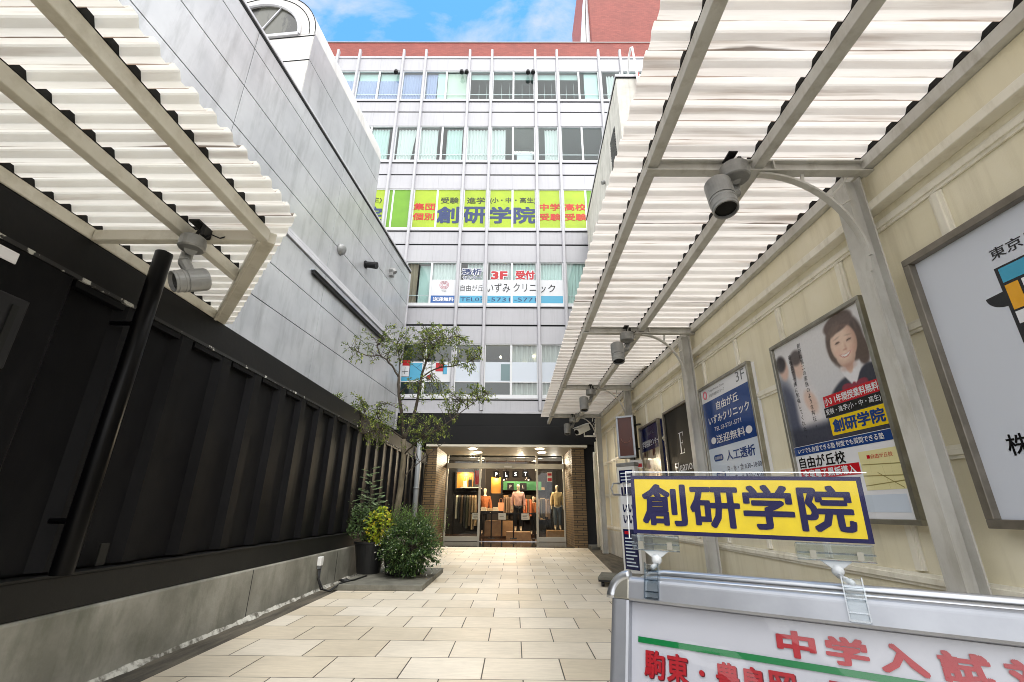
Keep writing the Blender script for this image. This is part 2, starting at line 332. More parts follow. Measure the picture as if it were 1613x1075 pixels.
# backing, roof, interior rooms
for k, (z0, z1) in rows.items():
    mb = MB(TF); mb.quad((XL, 3.4, z0-.3), (XR, 3.4, z0-.3), (XR, 3.4, z1+.4), (XL, 3.4, z1+.4)); mb.quad((XL, .14, z0-.3), (XR, .14, z0-.3), (XR, 3.4, z0-.3), (XL, 3.4, z0-.3))
    mb.quad((XL, .14, z0-.3), (XL, 3.4, z0-.3), (XL, 3.4, z1+.4), (XL, .14, z1+.4)); mb.quad((XR, .14, z0-.3), (XR, 3.4, z0-.3), (XR, 3.4, z1+.4), (XR, .14, z1+.4))
    for xw in ((-4.95, 1.02) if k != 4 else (-1.33,)): mb.box(xw-.06, xw+.06, .3, 3.38, z0-.28, z1+.38)
    mb.build('room', m_room, bld)
    mb = MB(TF); mb.box(XL, XR, .12, 3.4, z1+.4, z1+.5); mb.build('ceiling', m_roomc, bld)
m_jnt = M('panel_joint_grey', (140, 140, 146), .6)
spans = [(4.98, 5.52, None), (7.83, 9.52, 8.67), (11.76, 13.38, 12.65), (15.76, 17.32, 16.59), (19.67, 21.32, 20.6), (23.53, 24.42, None)]
for z0, z1, zs in spans:
    B('spandrel_backing', m_seam, bld, (XL, XR, .05, .12, z0-.02, z1+.02), T=TF)
    for a, b in zip(mull[:-1], mull[1:]):
        for nm_, u, v, y in ((('apron_panel', z0, zs-.045, 0), ('spandrel_panel', zs+.045, z1, .012)) if zs else (('fascia_panel', z0, z1, 0),)):
            B(nm_, m_white, bld, (a+.06, b-.06, y, .06, u, v), T=TF)
        if b-a > 1.8: B('panel_joint', m_jnt, bld, ((a+b)/2-.004, (a+b)/2+.004, -.0025, .0, z0+.01, (zs or z1)-.03), T=TF)
for z0, z1 in rows.values():
    B('sill_ledge', m_mull, bld, (XL, XR, -.035, .10, z0-.16, z0-.09), bevel=.01, T=TF)
    B('sill_drip', m_seam, bld, (XL, XR, -.01, .10, z0-.20, z0-.165), T=TF)
B('roof_coping', m_mull, bld, (XL, XR, -.04, .45, 24.42, 24.56), bevel=.015, T=TF)
for x in mull:
    mb = MB(TF); mb.poly([(x-.065, .05), (x-.065, -.10), (x-.045, -.135), (x+.045, -.135), (x+.065, -.10), (x+.065, .05)], 4.98, 24.98)
    mb.build('mullion', m_mull, bld)
B('roof_parapet', m_redtile, bld, (XL-3, XR+2, .42, 1.2, 24.3, 26.2), T=TF)
B('parapet_coping', M('coping_grey', (150, 140, 138), .5), bld, (XL-3, XR+2, .38, 1.25, 26.2, 26.26), T=TF)
mb = MB(TF); mb.box(4.32, 12, .45, 7, 24.5, 36); mb.build('penthouse', m_redtile, bld)
mb = MB(TF); mb.add([(3.72, .9, 26.1), (4.315, .9, 26.1), (4.315, .9, 31), (4.12, .9, 31), (3.72, 1.5, 26.1), (4.315, 1.5, 26.1), (4.315, 1.5, 31), (4.12, 1.5, 31)], [(0, 1, 2, 3), (0, 3, 7, 4), (4, 7, 6, 5), (3, 2, 6, 7)])
mb.build('flue_casing', m_paper, bld)
mb = MB(TF); mb.add([(4.02, .885, 26.3), (4.07, .885, 26.3), (4.2, .885, 31), (4.17, .885, 31)], [(0, 1, 2, 3)]); mb.build('casing_joint', m_seam, bld)
B('flue_opening', m_seam, bld, (3.78, 4.22, .86, .89, 26.25, 26.75), T=TF)
B('side_wall', m_white, bld, (XL-.3, XL, 0, 12, 0, 24.4), (XR, XR+.3, 0, 12, 0, 24.4), (XL, XR, 11.8, 12, 0, 24.4), T=TF)
B('roof_slab', m_room, bld, (XL, XR, .5, 11.8, 24.0, 24.3), T=TF)

def curtain(parent, x0, x1, z0, z1, mat, y=.17, pleat=.16, amp=.048, gather=0.0, flare=0.0):
    n = max(8, int((x1-x0)/.025)); mb = MB(TF); vs = []; fs = []
    ph = random.random()*6
    for j in range(5):
        t = j/4
        for i in range(n+1):
            s = i/n; xx = x0+(x1-x0)*s
            xx += flare*(t)*(s-.0)*(x1-x0)
            yy = y+amp*math.sin(ph+xx*2*math.pi/pleat+.8*math.sin(xx*5+ph))*(1-gather*(1-t))
            vs.append((xx, yy, z1+(z0-z1)*t-(.12*math.sin(s*3.14)*flare*t)))
    for j in range(4):
        for i in range(n): a = j*(n+1)+i; fs.append((a, a+1, a+n+2, a+n+1))
    mb.add(vs, fs); return mb.build('curtain', mat, parent, smooth=True)

def window(row, x0, x1, rail=True, sliding=0):
    z0, z1 = rows[row]; mb = MB(TF); fw_ = .045
    mb.box(x0, x1, .03, .12, z1-fw_, z1); mb.box(x0, x1, .03, .12, z0-.09, z0+.05); mb.box(x0, x0+fw_, .03, .12, z0+.05, z1-fw_); mb.box(x1-fw_, x1, .03, .12, z0+.05, z1-fw_)
    f = mb.build('window', m_frame, bld)
    mb = MB(TF); y = .075+.02*sliding; mb.quad((x0+fw_, y, z0+.05), (x1-fw_, y, z0+.05), (x1-fw_, y, z1-fw_), (x0+fw_, y, z1-fw_)); mb.build('pane', m_glass, f)
    if rail: B('guard_rail', m_frame, f, (x0+fw_, x1-fw_, .10, .12, z0+.42, z0+.455), T=TF)
    return f
def film(f, x0, x1, z0, z1, mat, y=.055, name='film'):
    mb = MB(TF); mb.quad((x0, y, z0), (x1, y, z0), (x1, y, z1), (x0, y, z1)); return mb.build(name, mat, f)
WIN = {}
for row in rows:
    lo = {5: -9.8, 4: -8.6, 3: -8.6, 2: -6.18, 1: -6.18}[row]; hi = {5: 7.95, 4: 5.65, 3: 5.65, 2: 4.47, 1: 4.47}[row]
    for a, b in zip(mull[:-1], mull[1:]):
        if a < lo-.01 or b > hi+.01:
            B('blank_window', m_room, bld, (a, b, .08, .13, rows[row][0]-.1, rows[row][1]+.02), T=TF); continue
        seg = [(a+.065, (a+b)/2), ((a+b)/2, b-.065)] if b-a > 1.8 else [(a+.065, b-.065)]
        for i, (p, q) in enumerate(seg): WIN[(row, round((p+q)/2, 2))] = (window(row, p, q, rail=row in (5, 4) or (row == 2 and (p < -3.6 or q > 2.3)), sliding=i), p, q)
def W(row, x): 
    k = min((k for k in WIN if k[0] == row), key=lambda k: abs(k[1]-x)); return WIN[k]
# row 5 (top): lilac curtains on the left, pale blinds, dark rooms on the right
for x in (-9.2, -8.0, -6.8, -5.56, -4.3):
    f, p, q = W(5, x); curtain(f, p+.05, q-.05 if x != -4.3 else p+.62, 21.5, 22.95 if x < -6 else 23.3, m_curtl, pleat=.15, gather=.7)
    film(f, p+.05, q-.05, 22.95 if x < -6 else 23.3, 23.48, m_blind if x < -6 else m_curtl, .2, 'pelmet')
f, p, q = W(5, -4.3); film(f, p+.66, q-.05, 21.53, 23.48, m_blind, .16, 'blind')
f, p, q = W(5, -3.1); film(f, p+.05, q-.05, 21.53, 23.48, M('blind_cream', (188, 200, 186), .6), .16, 'blind')
for x in (-1.94, -.75, .4, 1.6, 2.77): 
    f, p, q = W(5, x); film(f, p+.05, q-.05, 23.1, 23.48, m_blind, .22, 'pelmet')
    for u in (.42, .8): B('reflection_bar', m_roomc, f, (p+u*(q-p)-.012, p+u*(q-p)+.012, .5, .53, 21.4, 23.2), T=TF)  # pale bars put in for the vertical reflections in these panes
f, p, q = W(5, 3.9); film(f, p+.3, q-.05, 21.53, 23.45, m_blind, .16, 'blind')
f, p, q = W(5, 5.06); curtain(f, p+.3, q-.1, 21.5, 23.3, m_curtw)
for x in (6.2, 7.3): f, p, q = W(5, x); film(f, p+.05, q-.05, 21.53, 23.45, m_blind, .16, 'blind')
# row 4: white and green curtains, one drawn aside
for x, a, b, mt in ((-8.0, 0, 1, m_curtw), (-6.8, .02, .8, m_curt), (-5.56, .12, .95, m_curtw), (-4.3, 0, .8, m_curtw), (-3.1, .2, .9, m_curt), (-1.94, 0, 1, m_curtw), (-.75, 0, .66, m_curtw), (1.6, .35, .95, m_curtw)):
    f, p, q = W(4, x); curtain(f, p+(q-p)*a, p+(q-p)*b, 17.52, 19.55, mt, gather=.3, flare=-.25 if x == -5.56 else 0)
f, p, q = W(4, .4); film(f, p+.2, q-.1, 17.7, 18.5, m_paper, .6, 'board'); B('tube_lamp', M('tube_lit', (255, 255, 250), emit=(255, 255, 245), estr=3), f, (p+.05, q-.02, 1.2, 1.25, 19.05, 19.12), T=TF)
# row 3 films
for x, mt in ((-6.8, m_green), (-5.56, m_green2), (-4.35, m_green), (-3.15, m_green), (-1.94, m_green), (-.75, m_green), (.42, m_green), (1.6, m_green), (2.77, m_green), (3.9, m_green2), (-8.0, m_green2), (5.06, m_green2)):
    f, p, q = W(3, x); film(f, p+.046, q-.046, 13.595, 15.714, mt)
f, p, q = W(3, -5.56); B('film_gap', m_paper, f, (p+.2, p+.28, .045, .05, 13.6, 15.7), T=TF)
# row 2 curtains
for x, a, b, mt in ((-5.56, .1, .9, m_curtb), (-4.35, 0, .45, m_curtb), (-3.15, 0, 1, m_curtw), (-1.94, .3, 1, m_curtw), (-.75, .1, 1, m_curtw), (.42, 0, 1, m_curt), (1.6, 0, 1, m_curt), (2.77, 0, .8, m_curt), (3.9, 0, 1, m_curt)):
    f, p, q = W(2, x); curtain(f, p+(q-p)*a, p+(q-p)*b, 9.7, 11.72, mt, gather=.3)
f, p, q = W(2, -4.35); film(f, p+.55, q-.05, 9.73, 11.7, m_blind, .3, 'blind')
# row 1: frosted band, striped curtains, pendant lamps
for (r_, xx), (f, p, q) in list(WIN.items()):
    if r_ != 1: continue
    if xx > -2.6:
        film(f, p+.046, q-.046, 6.2, 7.04, m_frost)
        B('glazing_bar', m_frame, f, (p+.045, q-.045, .03, .07, 6.16, 6.2), T=TF)
    else: B('glazing_bar', m_frame, f, (p+.045, q-.045, .03, .07, 6.16, 6.2), T=TF)
    if xx > .2: curtain(f, p+.04, q-.04, 5.62, 7.8, m_curtd, pleat=.2, amp=.05)
m_bulb = M('bulb_lit', (255, 240, 200), emit=(255, 236, 190), estr=6)
for x, z in ((-.6, 7.3), (.75, 7.35), (.35, 6.95), (2.7, 7.5)):
    f, p, q = W(1, x); mb = MB(TF); mb.tube([(x, .18, z-.05), (x, .18, z), (x, .18, z+.05)], [.02, .055, .02], 8); mb.build('pendant_lamp', m_bulb, f, smooth=True)
f, p, q = W(1, -.75); B('dark_notch', m_room, f, (q-.42, q-.05, .044, .05, 6.25, 6.95), T=TF)

# window signs
g3 = 'window lettering of the office block'
ban = thing('window_sign', 'lime green cram school lettering spread over the fourth row of windows counted from the bottom up to the green band', 'sign', (0, FY, 13.5))
ban['label'] = 'blue and red school lettering across the lime green window band'
for ch, x in zip('創研学院', (-3.2, -1.94, -.72, .42)): text(ch, FX, x, 14.3, .94, m_navy, ban, fitw=1.08, bold=.035, z=-.048)
for s_, x in (('受験', -3.15), ('進学', -1.9), ('(小・中', -.72), ('・高生)', .46)): text(s_, FX, x, 15.12, .36, m_dkgreen, ban, fitw=.86 if len(s_) == 2 else 1.0, bold=.02, z=-.048)
for a_, b_, x in (('集団', '個別', -4.34), ('中学', '受験', 1.62), ('高校', '受験', 2.82)):
    text(a_, FX, x, 14.76, .40, m_redo, ban, fitw=1.02, bold=.03, z=-.048); text(b_, FX, x, 14.2, .40, m_redo, ban, fitw=1.02, bold=.03, z=-.048)
text('院', FX, -6.85, 14.3, .94, m_navy, ban, fitw=1.08, bold=.035, z=-.048); text('高生)', FX, -6.85, 15.12, .36, m_dkgreen, ban, fitw=.9, bold=.02, z=-.048)
cl = thing('window_sign', 'white and sky blue clinic window sign with a telephone number', 'sign', (0, FY, 9.7))
def fl(x0, x1, z0, z1, mt, y=.05):
    mb = MB(TF); mb.quad((x0, y, z0), (x1, y, z0), (x1, y, z1), (x0, y, z1)); return mb.build('film_panel', mt, cl)
xs = {x: W(2, x)[1:] for x in (-3.15, -1.94, -.75, .42, 1.6)}
for x, (p, q) in xs.items():
    fl(p+.046, q-.046, 10.09, 10.87, m_paper); fl(p+.046, q-.046, 9.735, 10.09, m_blue if x == -3.15 else m_sky)
Z2 = -.045
for s_, x, z, h, mt, fw_, bd in (('透析', -1.94, 11.28, .32, m_navy, .9, .03), ('センター', -1.94, 10.98, .17, m_navy, .8, .02), ('3F', -.72, 11.1, .42, m_red, .74, .05), ('受付', .44, 11.12, .46, m_red, .86, .05),
        ('自由が丘', -1.92, 10.46, .32, m_ink, 1.0, 0), ('いずみ', -.75, 10.48, .46, m_ink, 1.02, .005), ('クリニ', .42, 10.5, .42, m_ink, 1.0, .005), ('ック', 1.42, 10.45, .40, m_ink, .7, .005),
        ('TEL03', -1.9, 9.91, .19, m_navy, 1.0, .0), ('-5731', -.72, 9.91, .19, m_navy, .98, .0), ('-5771', .44, 9.91, .19, m_navy, .96, .0), ('送迎無料', -3.15, 9.91, .2, m_inkw, .92, .03)):
    if z > 10.9: text(s_, FX, x, z, h+.06, m_paper, cl, fitw=fw_+.06, bold=bd+.09, z=Z2-.004)
    text(s_, FX, x, z, h, mt, cl, fitw=fw_, bold=bd, z=Z2)
m_pink = M('logo_pink', (190, 96, 110), .5)
lg = MB(FX)
for k in range(3):
    r_ = .2-.055*k
    lg.tube([(-3.15+r_*(math.sin(a)), 10.58+.03+r_*(-math.cos(a)) + (.02 if abs(a-math.pi) < .3 else 0)*-3, -Z2*0+(-.043)) for a in [i*2*math.pi/20 for i in range(21)]], .008, 5)
lg.build('logo', m_pink, cl)
text('TMG', FX, -3.15, 10.3, .07, m_ink, cl, z=Z2)
art = thing('window_sign', 'window film of red, yellow and light blue rectangles behind the tree', 'sign', (-4.2, FY, 6.1))
def fa(x0, x1, z0, z1, mt, y=.05, nm='film_panel'):
    mb = MB(TF); mb.quad((x0, y, z0), (x1, y, z0), (x1, y, z1), (x0, y, z1)); return mb.build(nm, mt, art)
m_yel = M('film_yellow', (236, 190, 20), .4)
fa(-5.6, -2.62, 6.2, 7.04, m_paper)
for x0, x1, z0, z1, mt in ((-5.0, -4.35, 6.86, 7.1, m_red), (-5.12, -4.93, 6.4, 6.86, m_yel), (-5.12, -4.36, 6.2, 6.38, m_sky), (-4.34, -3.84, 6.24, 6.98, m_sky), (-3.28, -2.97, 6.62, 7.0, m_red), (-3.6, -3.46, 6.3, 6.46, m_red), (-2.95, -2.8, 6.5, 6.9, m_sky)): fa(x0, x1, z0, z1, mt, .046)
for x0, x1, z0, z1 in ((-4.36, -4.34, 6.2, 7.1), (-4.8, -4.4, 6.6, 6.615), (-4.7, -4.685, 6.4, 6.8), (-4.55, -4.535, 6.5, 6.8), (-4.93, -4.36, 6.38, 6.395), (-3.5, -3.3, 6.8, 6.815), (-3.45, -3.435, 6.5, 7.0), (-3.6, -3.4, 6.9, 6.915), (-2.97, -2.95, 6.5, 7.0)): B('film_line', m_ink, art, (x0, x1, .040, .044, z0, z1), T=TF)

# black floodlights clipped above the top row windows
fld = None
for i, (x, lb) in enumerate(((-6.45, 'small black floodlight alone at the left end of the top window row'), (-2.93, 'small black floodlight left of the pair beside the cream blind'), (-2.66, 'small black floodlight right of the pair beside the cream blind'), (.62, 'small black floodlight left of the pair over the dark top windows'), (.89, 'small black floodlight right of the pair over the dark top windows'))):
    t = thing('floodlight', lb, 'floodlight', (x, FY-.02, 23.3), 0, 'floodlights above the top windows')
    Tq = frame((x, FY-.02, 23.3), (1, 0, 0), (0, 1, 0))
    mb = MB(Tq); mb.tube([(0, -.04, .13), (0, -.13, .02), (0, -.17, -.13), (0, -.17, -.15)], [.05, .1, .115, .1], 10); mb.build('lamp_head', m_dark, t, smooth=True)
    B('bracket', m_dark, t, (-.02, .02, -.05, .03, .08, .2), T=Tq)

# ------------------------------------------------------------------ shop front in the ground floor
B('black_fascia', m_black, bld, (-4.7, 3.35, -.06, .12, 4.37, 4.86), bevel=.01, T=TF)
B('fascia_edge', m_mull, bld, (-4.7, 3.35, -.08, .02, 4.865, 4.97), T=TF)
B('black_fascia', m_black, bld, (-4.7, 3.35, -.16, .1, 3.66, 4.355), bevel=.01, T=TF)
m_soff = M('soffit_cream', (200, 194, 178), .6)
B('soffit', m_soff, bld, (-3.4, 2.8, -.14, 2.9, 3.56, 3.65), T=TF)
m_dl = M('downlight_lit', (255, 244, 220), emit=(255, 240, 210), estr=14)
for x, y in ((-1.65, .45), (1.0, .35), (-1.55, 1.7), (1.15, 1.6)):
    mb = MB(TF); mb.tube([(x, y, 3.545), (x, y, 3.556)], .16, 16); mb.build('downlight', m_dl, bld)
B('brick_pillar', m_brown, bld, (-3.42, -2.98, -.02, 2.8, .012, 3.558), T=TF)
B('brick_pillar', m_brown, bld, (2.2, 2.68, -.02, 2.8, .012, 3.558), T=TF)
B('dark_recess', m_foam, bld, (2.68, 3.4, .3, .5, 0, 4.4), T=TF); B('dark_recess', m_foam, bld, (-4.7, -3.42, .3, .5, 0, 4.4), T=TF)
# glazed entrance wall at Y = 20.8
G = 2.8
m_sf = M('shopfront_frame', (188, 184, 172), .4)
ent = MB(TF)
for x in (-2.97, -1.5, 1.0, 2.19): ent.box(x-.045 if x not in (-2.97, 2.19) else x, x+.045 if x not in (-2.97, 2.19) else x+(.06 if x < 0 else -.06), G-.06, G+.06, .03, 3.56)
ent.box(-2.92, 2.14, G-.075, G+.05, 2.98, 3.2); ent.build('entrance_frame', m_sf, bld, bevel=.006)
B('door_sensor', M('sensor', (226, 226, 220), .4), bld, (-.45, -.1, G-.13, G-.075, 3.02, 3.1), T=TF)
for x0, x1 in ((-2.91, -1.545), (1.045, 2.13)):
    p = MB(TF); p.box(x0, x1, G-.03, G+.03, .04, .22); p = p.build('door_panel', m_sf, bld, bevel=.006)
    mb = MB(TF); mb.quad((x0, G, .22), (x1, G, .22), (x1, G, 2.98), (x0, G, 2.98)); mb.build('pane', m_glassc, p)
for x0, x1 in ((-2.91, -1.545), (-1.455, .955), (1.045, 2.13)):
    mb = MB(TF); mb.quad((x0, G, 3.2), (x1, G, 3.2), (x1, G, 3.56), (x0, G, 3.56)); mb.build('transom_pane', m_glassc, bld)
B('threshold', m_alu, bld, (-1.45, .95, G-.03, G+.03, .03, .045), T=TF)
# shop room
m_shw = M('shop_wall_dark', (30, 28, 27), .7); m_shc = M('shop_ceiling', (62, 40, 26), .6, col2=(40, 28, 20), nscale=2)
B('shop_wall', m_shw, bld, (-4.4, 4.4, 11.0, 11.2, 0, 3.9), (-4.5, -4.4, G+.1, 11, 0, 3.9), (4.4, 4.5, G+.1, 11, 0, 3.9), (-4.4, -2.99, G, G+.1, 0, 3.9), (2.2, 4.4, G, G+.1, 0, 3.9), T=TF)
B('shop_ceiling', m_shc, bld, (-4.4, 4.4, G+.1, 11, 3.9, 4.0), T=TF)
m_wood = M('warm_wood', (168, 128, 82), .45, col2=(142, 106, 66), nscale=3, stretch=(1, 6, 1))
m_amber = M('amber_panel', (206, 140, 52), .6)
m_spot = M('shop_spot_lit', (255, 236, 200), emit=(255, 232, 190), estr=10)
for x, y, z in ((-1.4, 4.2, 3.86), (-.9, 5.4, 3.86), (1.0, 4.6, 3.86), (1.1, 3.6, 3.86), (.6, 6.6, 3.86), (-2.4, 3.6, 3.86)):
    mb = MB(TF); mb.tube([(x, y, z), (x, y, z+.035)], .1, 12); mb.build('ceiling_spot', m_spot, bld)
B('ceiling_beam', m_shw, bld, (-4.4, 4.4, 3.5, 3.7, 3.55, 3.9), (-4.4, 4.4, 5.6, 5.8, 3.6, 3.9), T=TF)
for x, y, z, pw, cl_ in ((-2.0, 4.3, 3.5, 92, (1, .80, .56)), (.3, 4.1, 3.5, 112, (1, .80, .56)), (0, 8.2, 3.4, 80, (1, .70, .42)), (-2.6, 7.6, 3.4, 150, (1, .70, .42)), (1.9, 4.6, 3.4, 42, (1, .9, .76))):
    ld = bpy.data.lights.new('shop_lamp', 'POINT'); ld.energy = pw; ld.color = cl_; ld.shadow_soft_size = .12; lo = bpy.data.objects.new('shop_lamp', ld); lo.location = (x, FY+y, z); COL.objects.link(lo)
for x, y in ((-1.6, 1.0), (1.05, 1.0)):
    ld = bpy.data.lights.new('soffit_lamp', 'SPOT'); ld.energy = 5; ld.color = (1, .88, .70); ld.spot_size = R(130); ld.spot_blend = .8; ld.shadow_soft_size = .1; lo = bpy.data.objects.new('soffit_lamp', ld); lo.location = (x, FY+y, 3.5); COL.objects.link(lo)

# ------------------------------------------------------------------ things inside the shop
def figure(name, mat, parent, joints, bones, sub=1):
    """one continuous skinned surface: joints = {key: (pos, radius)}"""
    keys = list(joints); me = bpy.data.meshes.new(name); inv = WM[parent.name].inverted()
    me.from_pydata([inv @ V(joints[k][0]) for k in keys], [(keys.index(a), keys.index(b)) for a, b in bones], [])
    me.materials.append(mat); o = bpy.data.objects.new(name, me); COL.objects.link(o); o.parent = parent; WM[o.name] = WM[parent.name]
    o.modifiers.new('skin', 'SKIN')
    for i, k in enumerate(keys):
        r = joints[k][1]; me.skin_vertices[0].data[i].radius = r if isinstance(r, tuple) else (r, r)
    me.skin_vertices[0].data[0].use_root = True
    md = o.modifiers.new('sub', 'SUBSURF'); md.levels = sub; md.render_levels = sub
    for p in me.polygons: p.use_smooth = True
    return o
m_manq = M('mannequin_cream', (226, 206, 172), .4)
m_blouse = M('blouse_pink', (222, 176, 156), .7, col2=(200, 150, 132), nscale=8)
m_trous = M('trousers_black', (22, 24, 26), .7)
m_cardi = M('cardigan_beige', (206, 180, 130), .8, col2=(184, 154, 104), nscale=6)
m_jeans = M('jeans_grey', (84, 96, 106), .75)
m_orange = M('knit_orange', (168, 96, 48), .8)
def mannequin(label, x, y, z, h, top, bottom, arms=True):
    t = thing('mannequin', label, 'mannequin', (x, y, z)); s = h/1.8
    P = lambda a, b, c: (x+a*s, y+b*s, z+c*s)
    J = {'pelvis': (P(0, 0, .95), .13*s), 'waist': (P(0, 0, 1.1), .105*s), 'chest': (P(0, 0, 1.33), .13*s), 'neck0': (P(0, 0, 1.48), .05*s), 'neck': (P(0, 0, 1.55), .045*s), 'jaw': (P(0, -.015, 1.62), .06*s), 'head': (P(0, 0, 1.71), .082*s), 'crown': (P(0, .01, 1.77), .05*s)}
    bo = [('pelvis', 'waist'), ('waist', 'chest'), ('chest', 'neck0'), ('neck0', 'neck'), ('neck', 'jaw'), ('jaw', 'head'), ('head', 'crown')]
    for sg, n_ in ((-1, 'l'), (1, 'r')):
        J.update({n_+'sh': (P(sg*.17, 0, 1.42), .055*s), n_+'el': (P(sg*.23, .02, 1.14), .042*s), n_+'wr': (P(sg*.24, -.04, .92), .03*s), n_+'ha': (P(sg*.245, -.06, .8), .028*s),
                  n_+'hip': (P(sg*.09, 0, .9), .095*s), n_+'kn': (P(sg*.1, -.02, .5), .062*s), n_+'an': (P(sg*.1, .02, .1), .042*s), n_+'to': (P(sg*.11, -.11, .04), .035*s)})
        bo += [('chest', n_+'sh'), (n_+'sh', n_+'el'), (n_+'el', n_+'wr'), (n_+'wr', n_+'ha'), ('pelvis', n_+'hip'), (n_+'hip', n_+'kn'), (n_+'kn', n_+'an'), (n_+'an', n_+'to')]
    figure('body', m_manq, t, J, bo)
    K = {'chest': (P(0, 0, 1.34), .155*s), 'waist': (P(0, 0, 1.1), .15*s), 'hem': (P(0, 0, .86), .185*s), 'neck': (P(0, 0, 1.47), .075*s)}; kb = [('chest', 'waist'), ('waist', 'hem'), ('chest', 'neck')]
    for sg, n_ in ((-1, 'l'), (1, 'r')):
        K.update({n_+'sh': (P(sg*.18, 0, 1.42), .075*s), n_+'el': (P(sg*.24, .02, 1.14), .066*s), n_+'wr': (P(sg*.25, -.04, .92), .05*s)}); kb += [('chest', n_+'sh'), (n_+'sh', n_+'el'), (n_+'el', n_+'wr')]
    figure('top', top, t, K, kb)
    Q = {'p': (P(0, 0, .97), .145*s)}; qb = []
    for sg, n_ in ((-1, 'l'), (1, 'r')):
        Q.update({n_+'hip': (P(sg*.09, 0, .88), .11*s), n_+'kn': (P(sg*.1, -.02, .5), .08*s), n_+'an': (P(sg*.1, .02, .16), .062*s)}); qb += [('p', n_+'hip'), (n_+'hip', n_+'kn'), (n_+'kn', n_+'an')]
    figure('bottom', bottom, t, Q, qb)
    return t
def plinth(label, x0, x1, y0, y1, h):
    o = B('display_plinth', m_wood, None, (x0, x1, y0, y1, .0, h), bevel=.01, origin=((x0+x1)/2, (y0+y1)/2, 0)); return tag(o, label, 'plinth')
plinth('low wooden display plinth under the mannequin in the pink blouse', -.35, .75, 21.9, 22.8, .36)
mannequin('mannequin in a pale pink blouse and black trousers in the middle of the shop doorway', .19, 22.25, .36, 2.08, m_blouse, m_trous)
plinth('low wooden display plinth under the mannequin in the beige cardigan', 1.5, 2.5, 22.0, 22.9, .42)
mannequin('mannequin in a beige cardigan and grey jeans behind the right hand shop glass', 2.0, 22.4, .42, 2.0, m_cardi, m_jeans)
mannequin('mannequin in an orange knit standing behind the display table', -1.45, 24.0, .12, 2.2, m_orange, m_trous)
mannequin('mannequin in an orange knit beside the rack of rust coloured clothes', .98, 24.6, .12, 1.85, m_orange, m_trous)
# clothes racks
def rack(label, x0, x1, y, z1, clothes, glabels=None):
    t = thing('clothes_rack', label, 'clothes rack', ((x0+x1)/2, y, .12))
    mb = MB(); mb.tube([(x0, y, .12), (x0, y, z1), (x1, y, z1), (x1, y, .12)], .018, 8); mb.box(x0-.02, x0+.02, y-.3, y+.3, .12, .16); mb.box(x1-.02, x1+.02, y-.3, y+.3, .12, .16); mb.build('rail', m_dark, t)
    n = len(clothes)
    for i, (c, L_) in enumerate(clothes):
        x = x0+.08+(x1-x0-.16)*(i+.5)/n; w_ = (x1-x0)/n*.46
        g = MB(); zt = z1-.16; prof = [(0, .03), (-.06, .17), (-.12, .24), (-L_*.5, .25), (-L_, .29)]
        vs = []; fs = []
        for j, (dz, hw) in enumerate(prof):
            for a in range(10):
                an = 2*math.pi*a/10; vs.append((x+w_*math.cos(an)*(1+.3*math.sin(an*3+i))*(.5 if j == 0 else 1), y+hw*math.sin(an), zt+dz))
        for j in range(len(prof)-1):
            for a in range(10): fs.append((j*10+a, j*10+(a+1) % 10, (j+1)*10+(a+1) % 10, (j+1)*10+a))
        g.add(vs, fs); o = g.build('garment', c, None, smooth=True, origin=(x, y, z1-.16-L_)); HUNG.append((o, x, y, z1, t))
    return t
HUNG = []; rnd0 = random.Random(5)
gm = [M('coat_'+n_, c, .85) for n_, c in (('charcoal', (52, 48, 44)), ('brown', (96, 76, 56)), ('olive', (84, 78, 58)), ('taupe', (128, 106, 82)), ('sand', (190, 160, 120)), ('rust', (170, 90, 50)), ('cream', (220, 206, 176)))]
rack('clothes rack of long dark and sand coats behind the left shop glass', -2.75, -1.62, 22.0, 2.06, [(gm[6], 1.0), (gm[0], 1.1), (gm[1], 1.2), (gm[0], 1.35), (gm[2], 1.4), (gm[3], 1.3), (gm[4], 1.45), (gm[4], 1.3)])
rack('clothes rack of brown tops in the middle of the shop', -.62, -.02, 24.6, 2.05, [(gm[1], .75), (gm[3], .8), (gm[1], .75), (gm[3], .7)])
rack('clothes rack of rust coloured tops on the right of the shop', .38, .95, 24.2, 1.95, [(gm[5], .8), (gm[5], .75), (gm[1], .8), (gm[5], .8)])
rack('clothes rack of pale knits against the back of the shop', -.3, .5, 27.4, 2.1, [(gm[6], .8), (gm[3], .8), (gm[4], .7), (gm[6], .8), (gm[2], .8), (gm[4], .8)])
rack('clothes rack of grey and taupe jackets behind the right shop glass', 1.15, 1.95, 25.2, 2.0, [(gm[3], 1.0), (gm[2], .9), (gm[0], 1.0), (gm[3], .9), (gm[1], 1.0)])
names_ = ['cream', 'charcoal', 'dark brown', 'long charcoal', 'olive', 'taupe', 'long sand', 'short sand', 'brown', 'light brown', 'brown', 'tan', 'rust', 'short rust', 'brown', 'rust', 'cream', 'taupe', 'sand', 'pale cream', 'olive', 'light sand', 'taupe', 'olive', 'charcoal', 'grey taupe', 'brown']
where_ = ['coat rack at the left glass']*8+['rack of brown tops in mid shop']*4+['rack of rust tops']*4+['pale rack at the shop back']*6+['jacket rack at the right glass']*5
for i, (o, x, y, z1, t) in enumerate(HUNG):
    nn, ww = names_[i], where_[i]
    pos = ('first', 'second', 'third', 'fourth', 'fifth', 'sixth', 'seventh', 'eighth')[i if i < 8 else (i-8) % 4 if i < 16 else i-16 if i < 22 else i-22]
    tag(o, f'{nn} garment, {pos} from the left on the {ww}', 'garment', 'garments hanging on the shop racks')
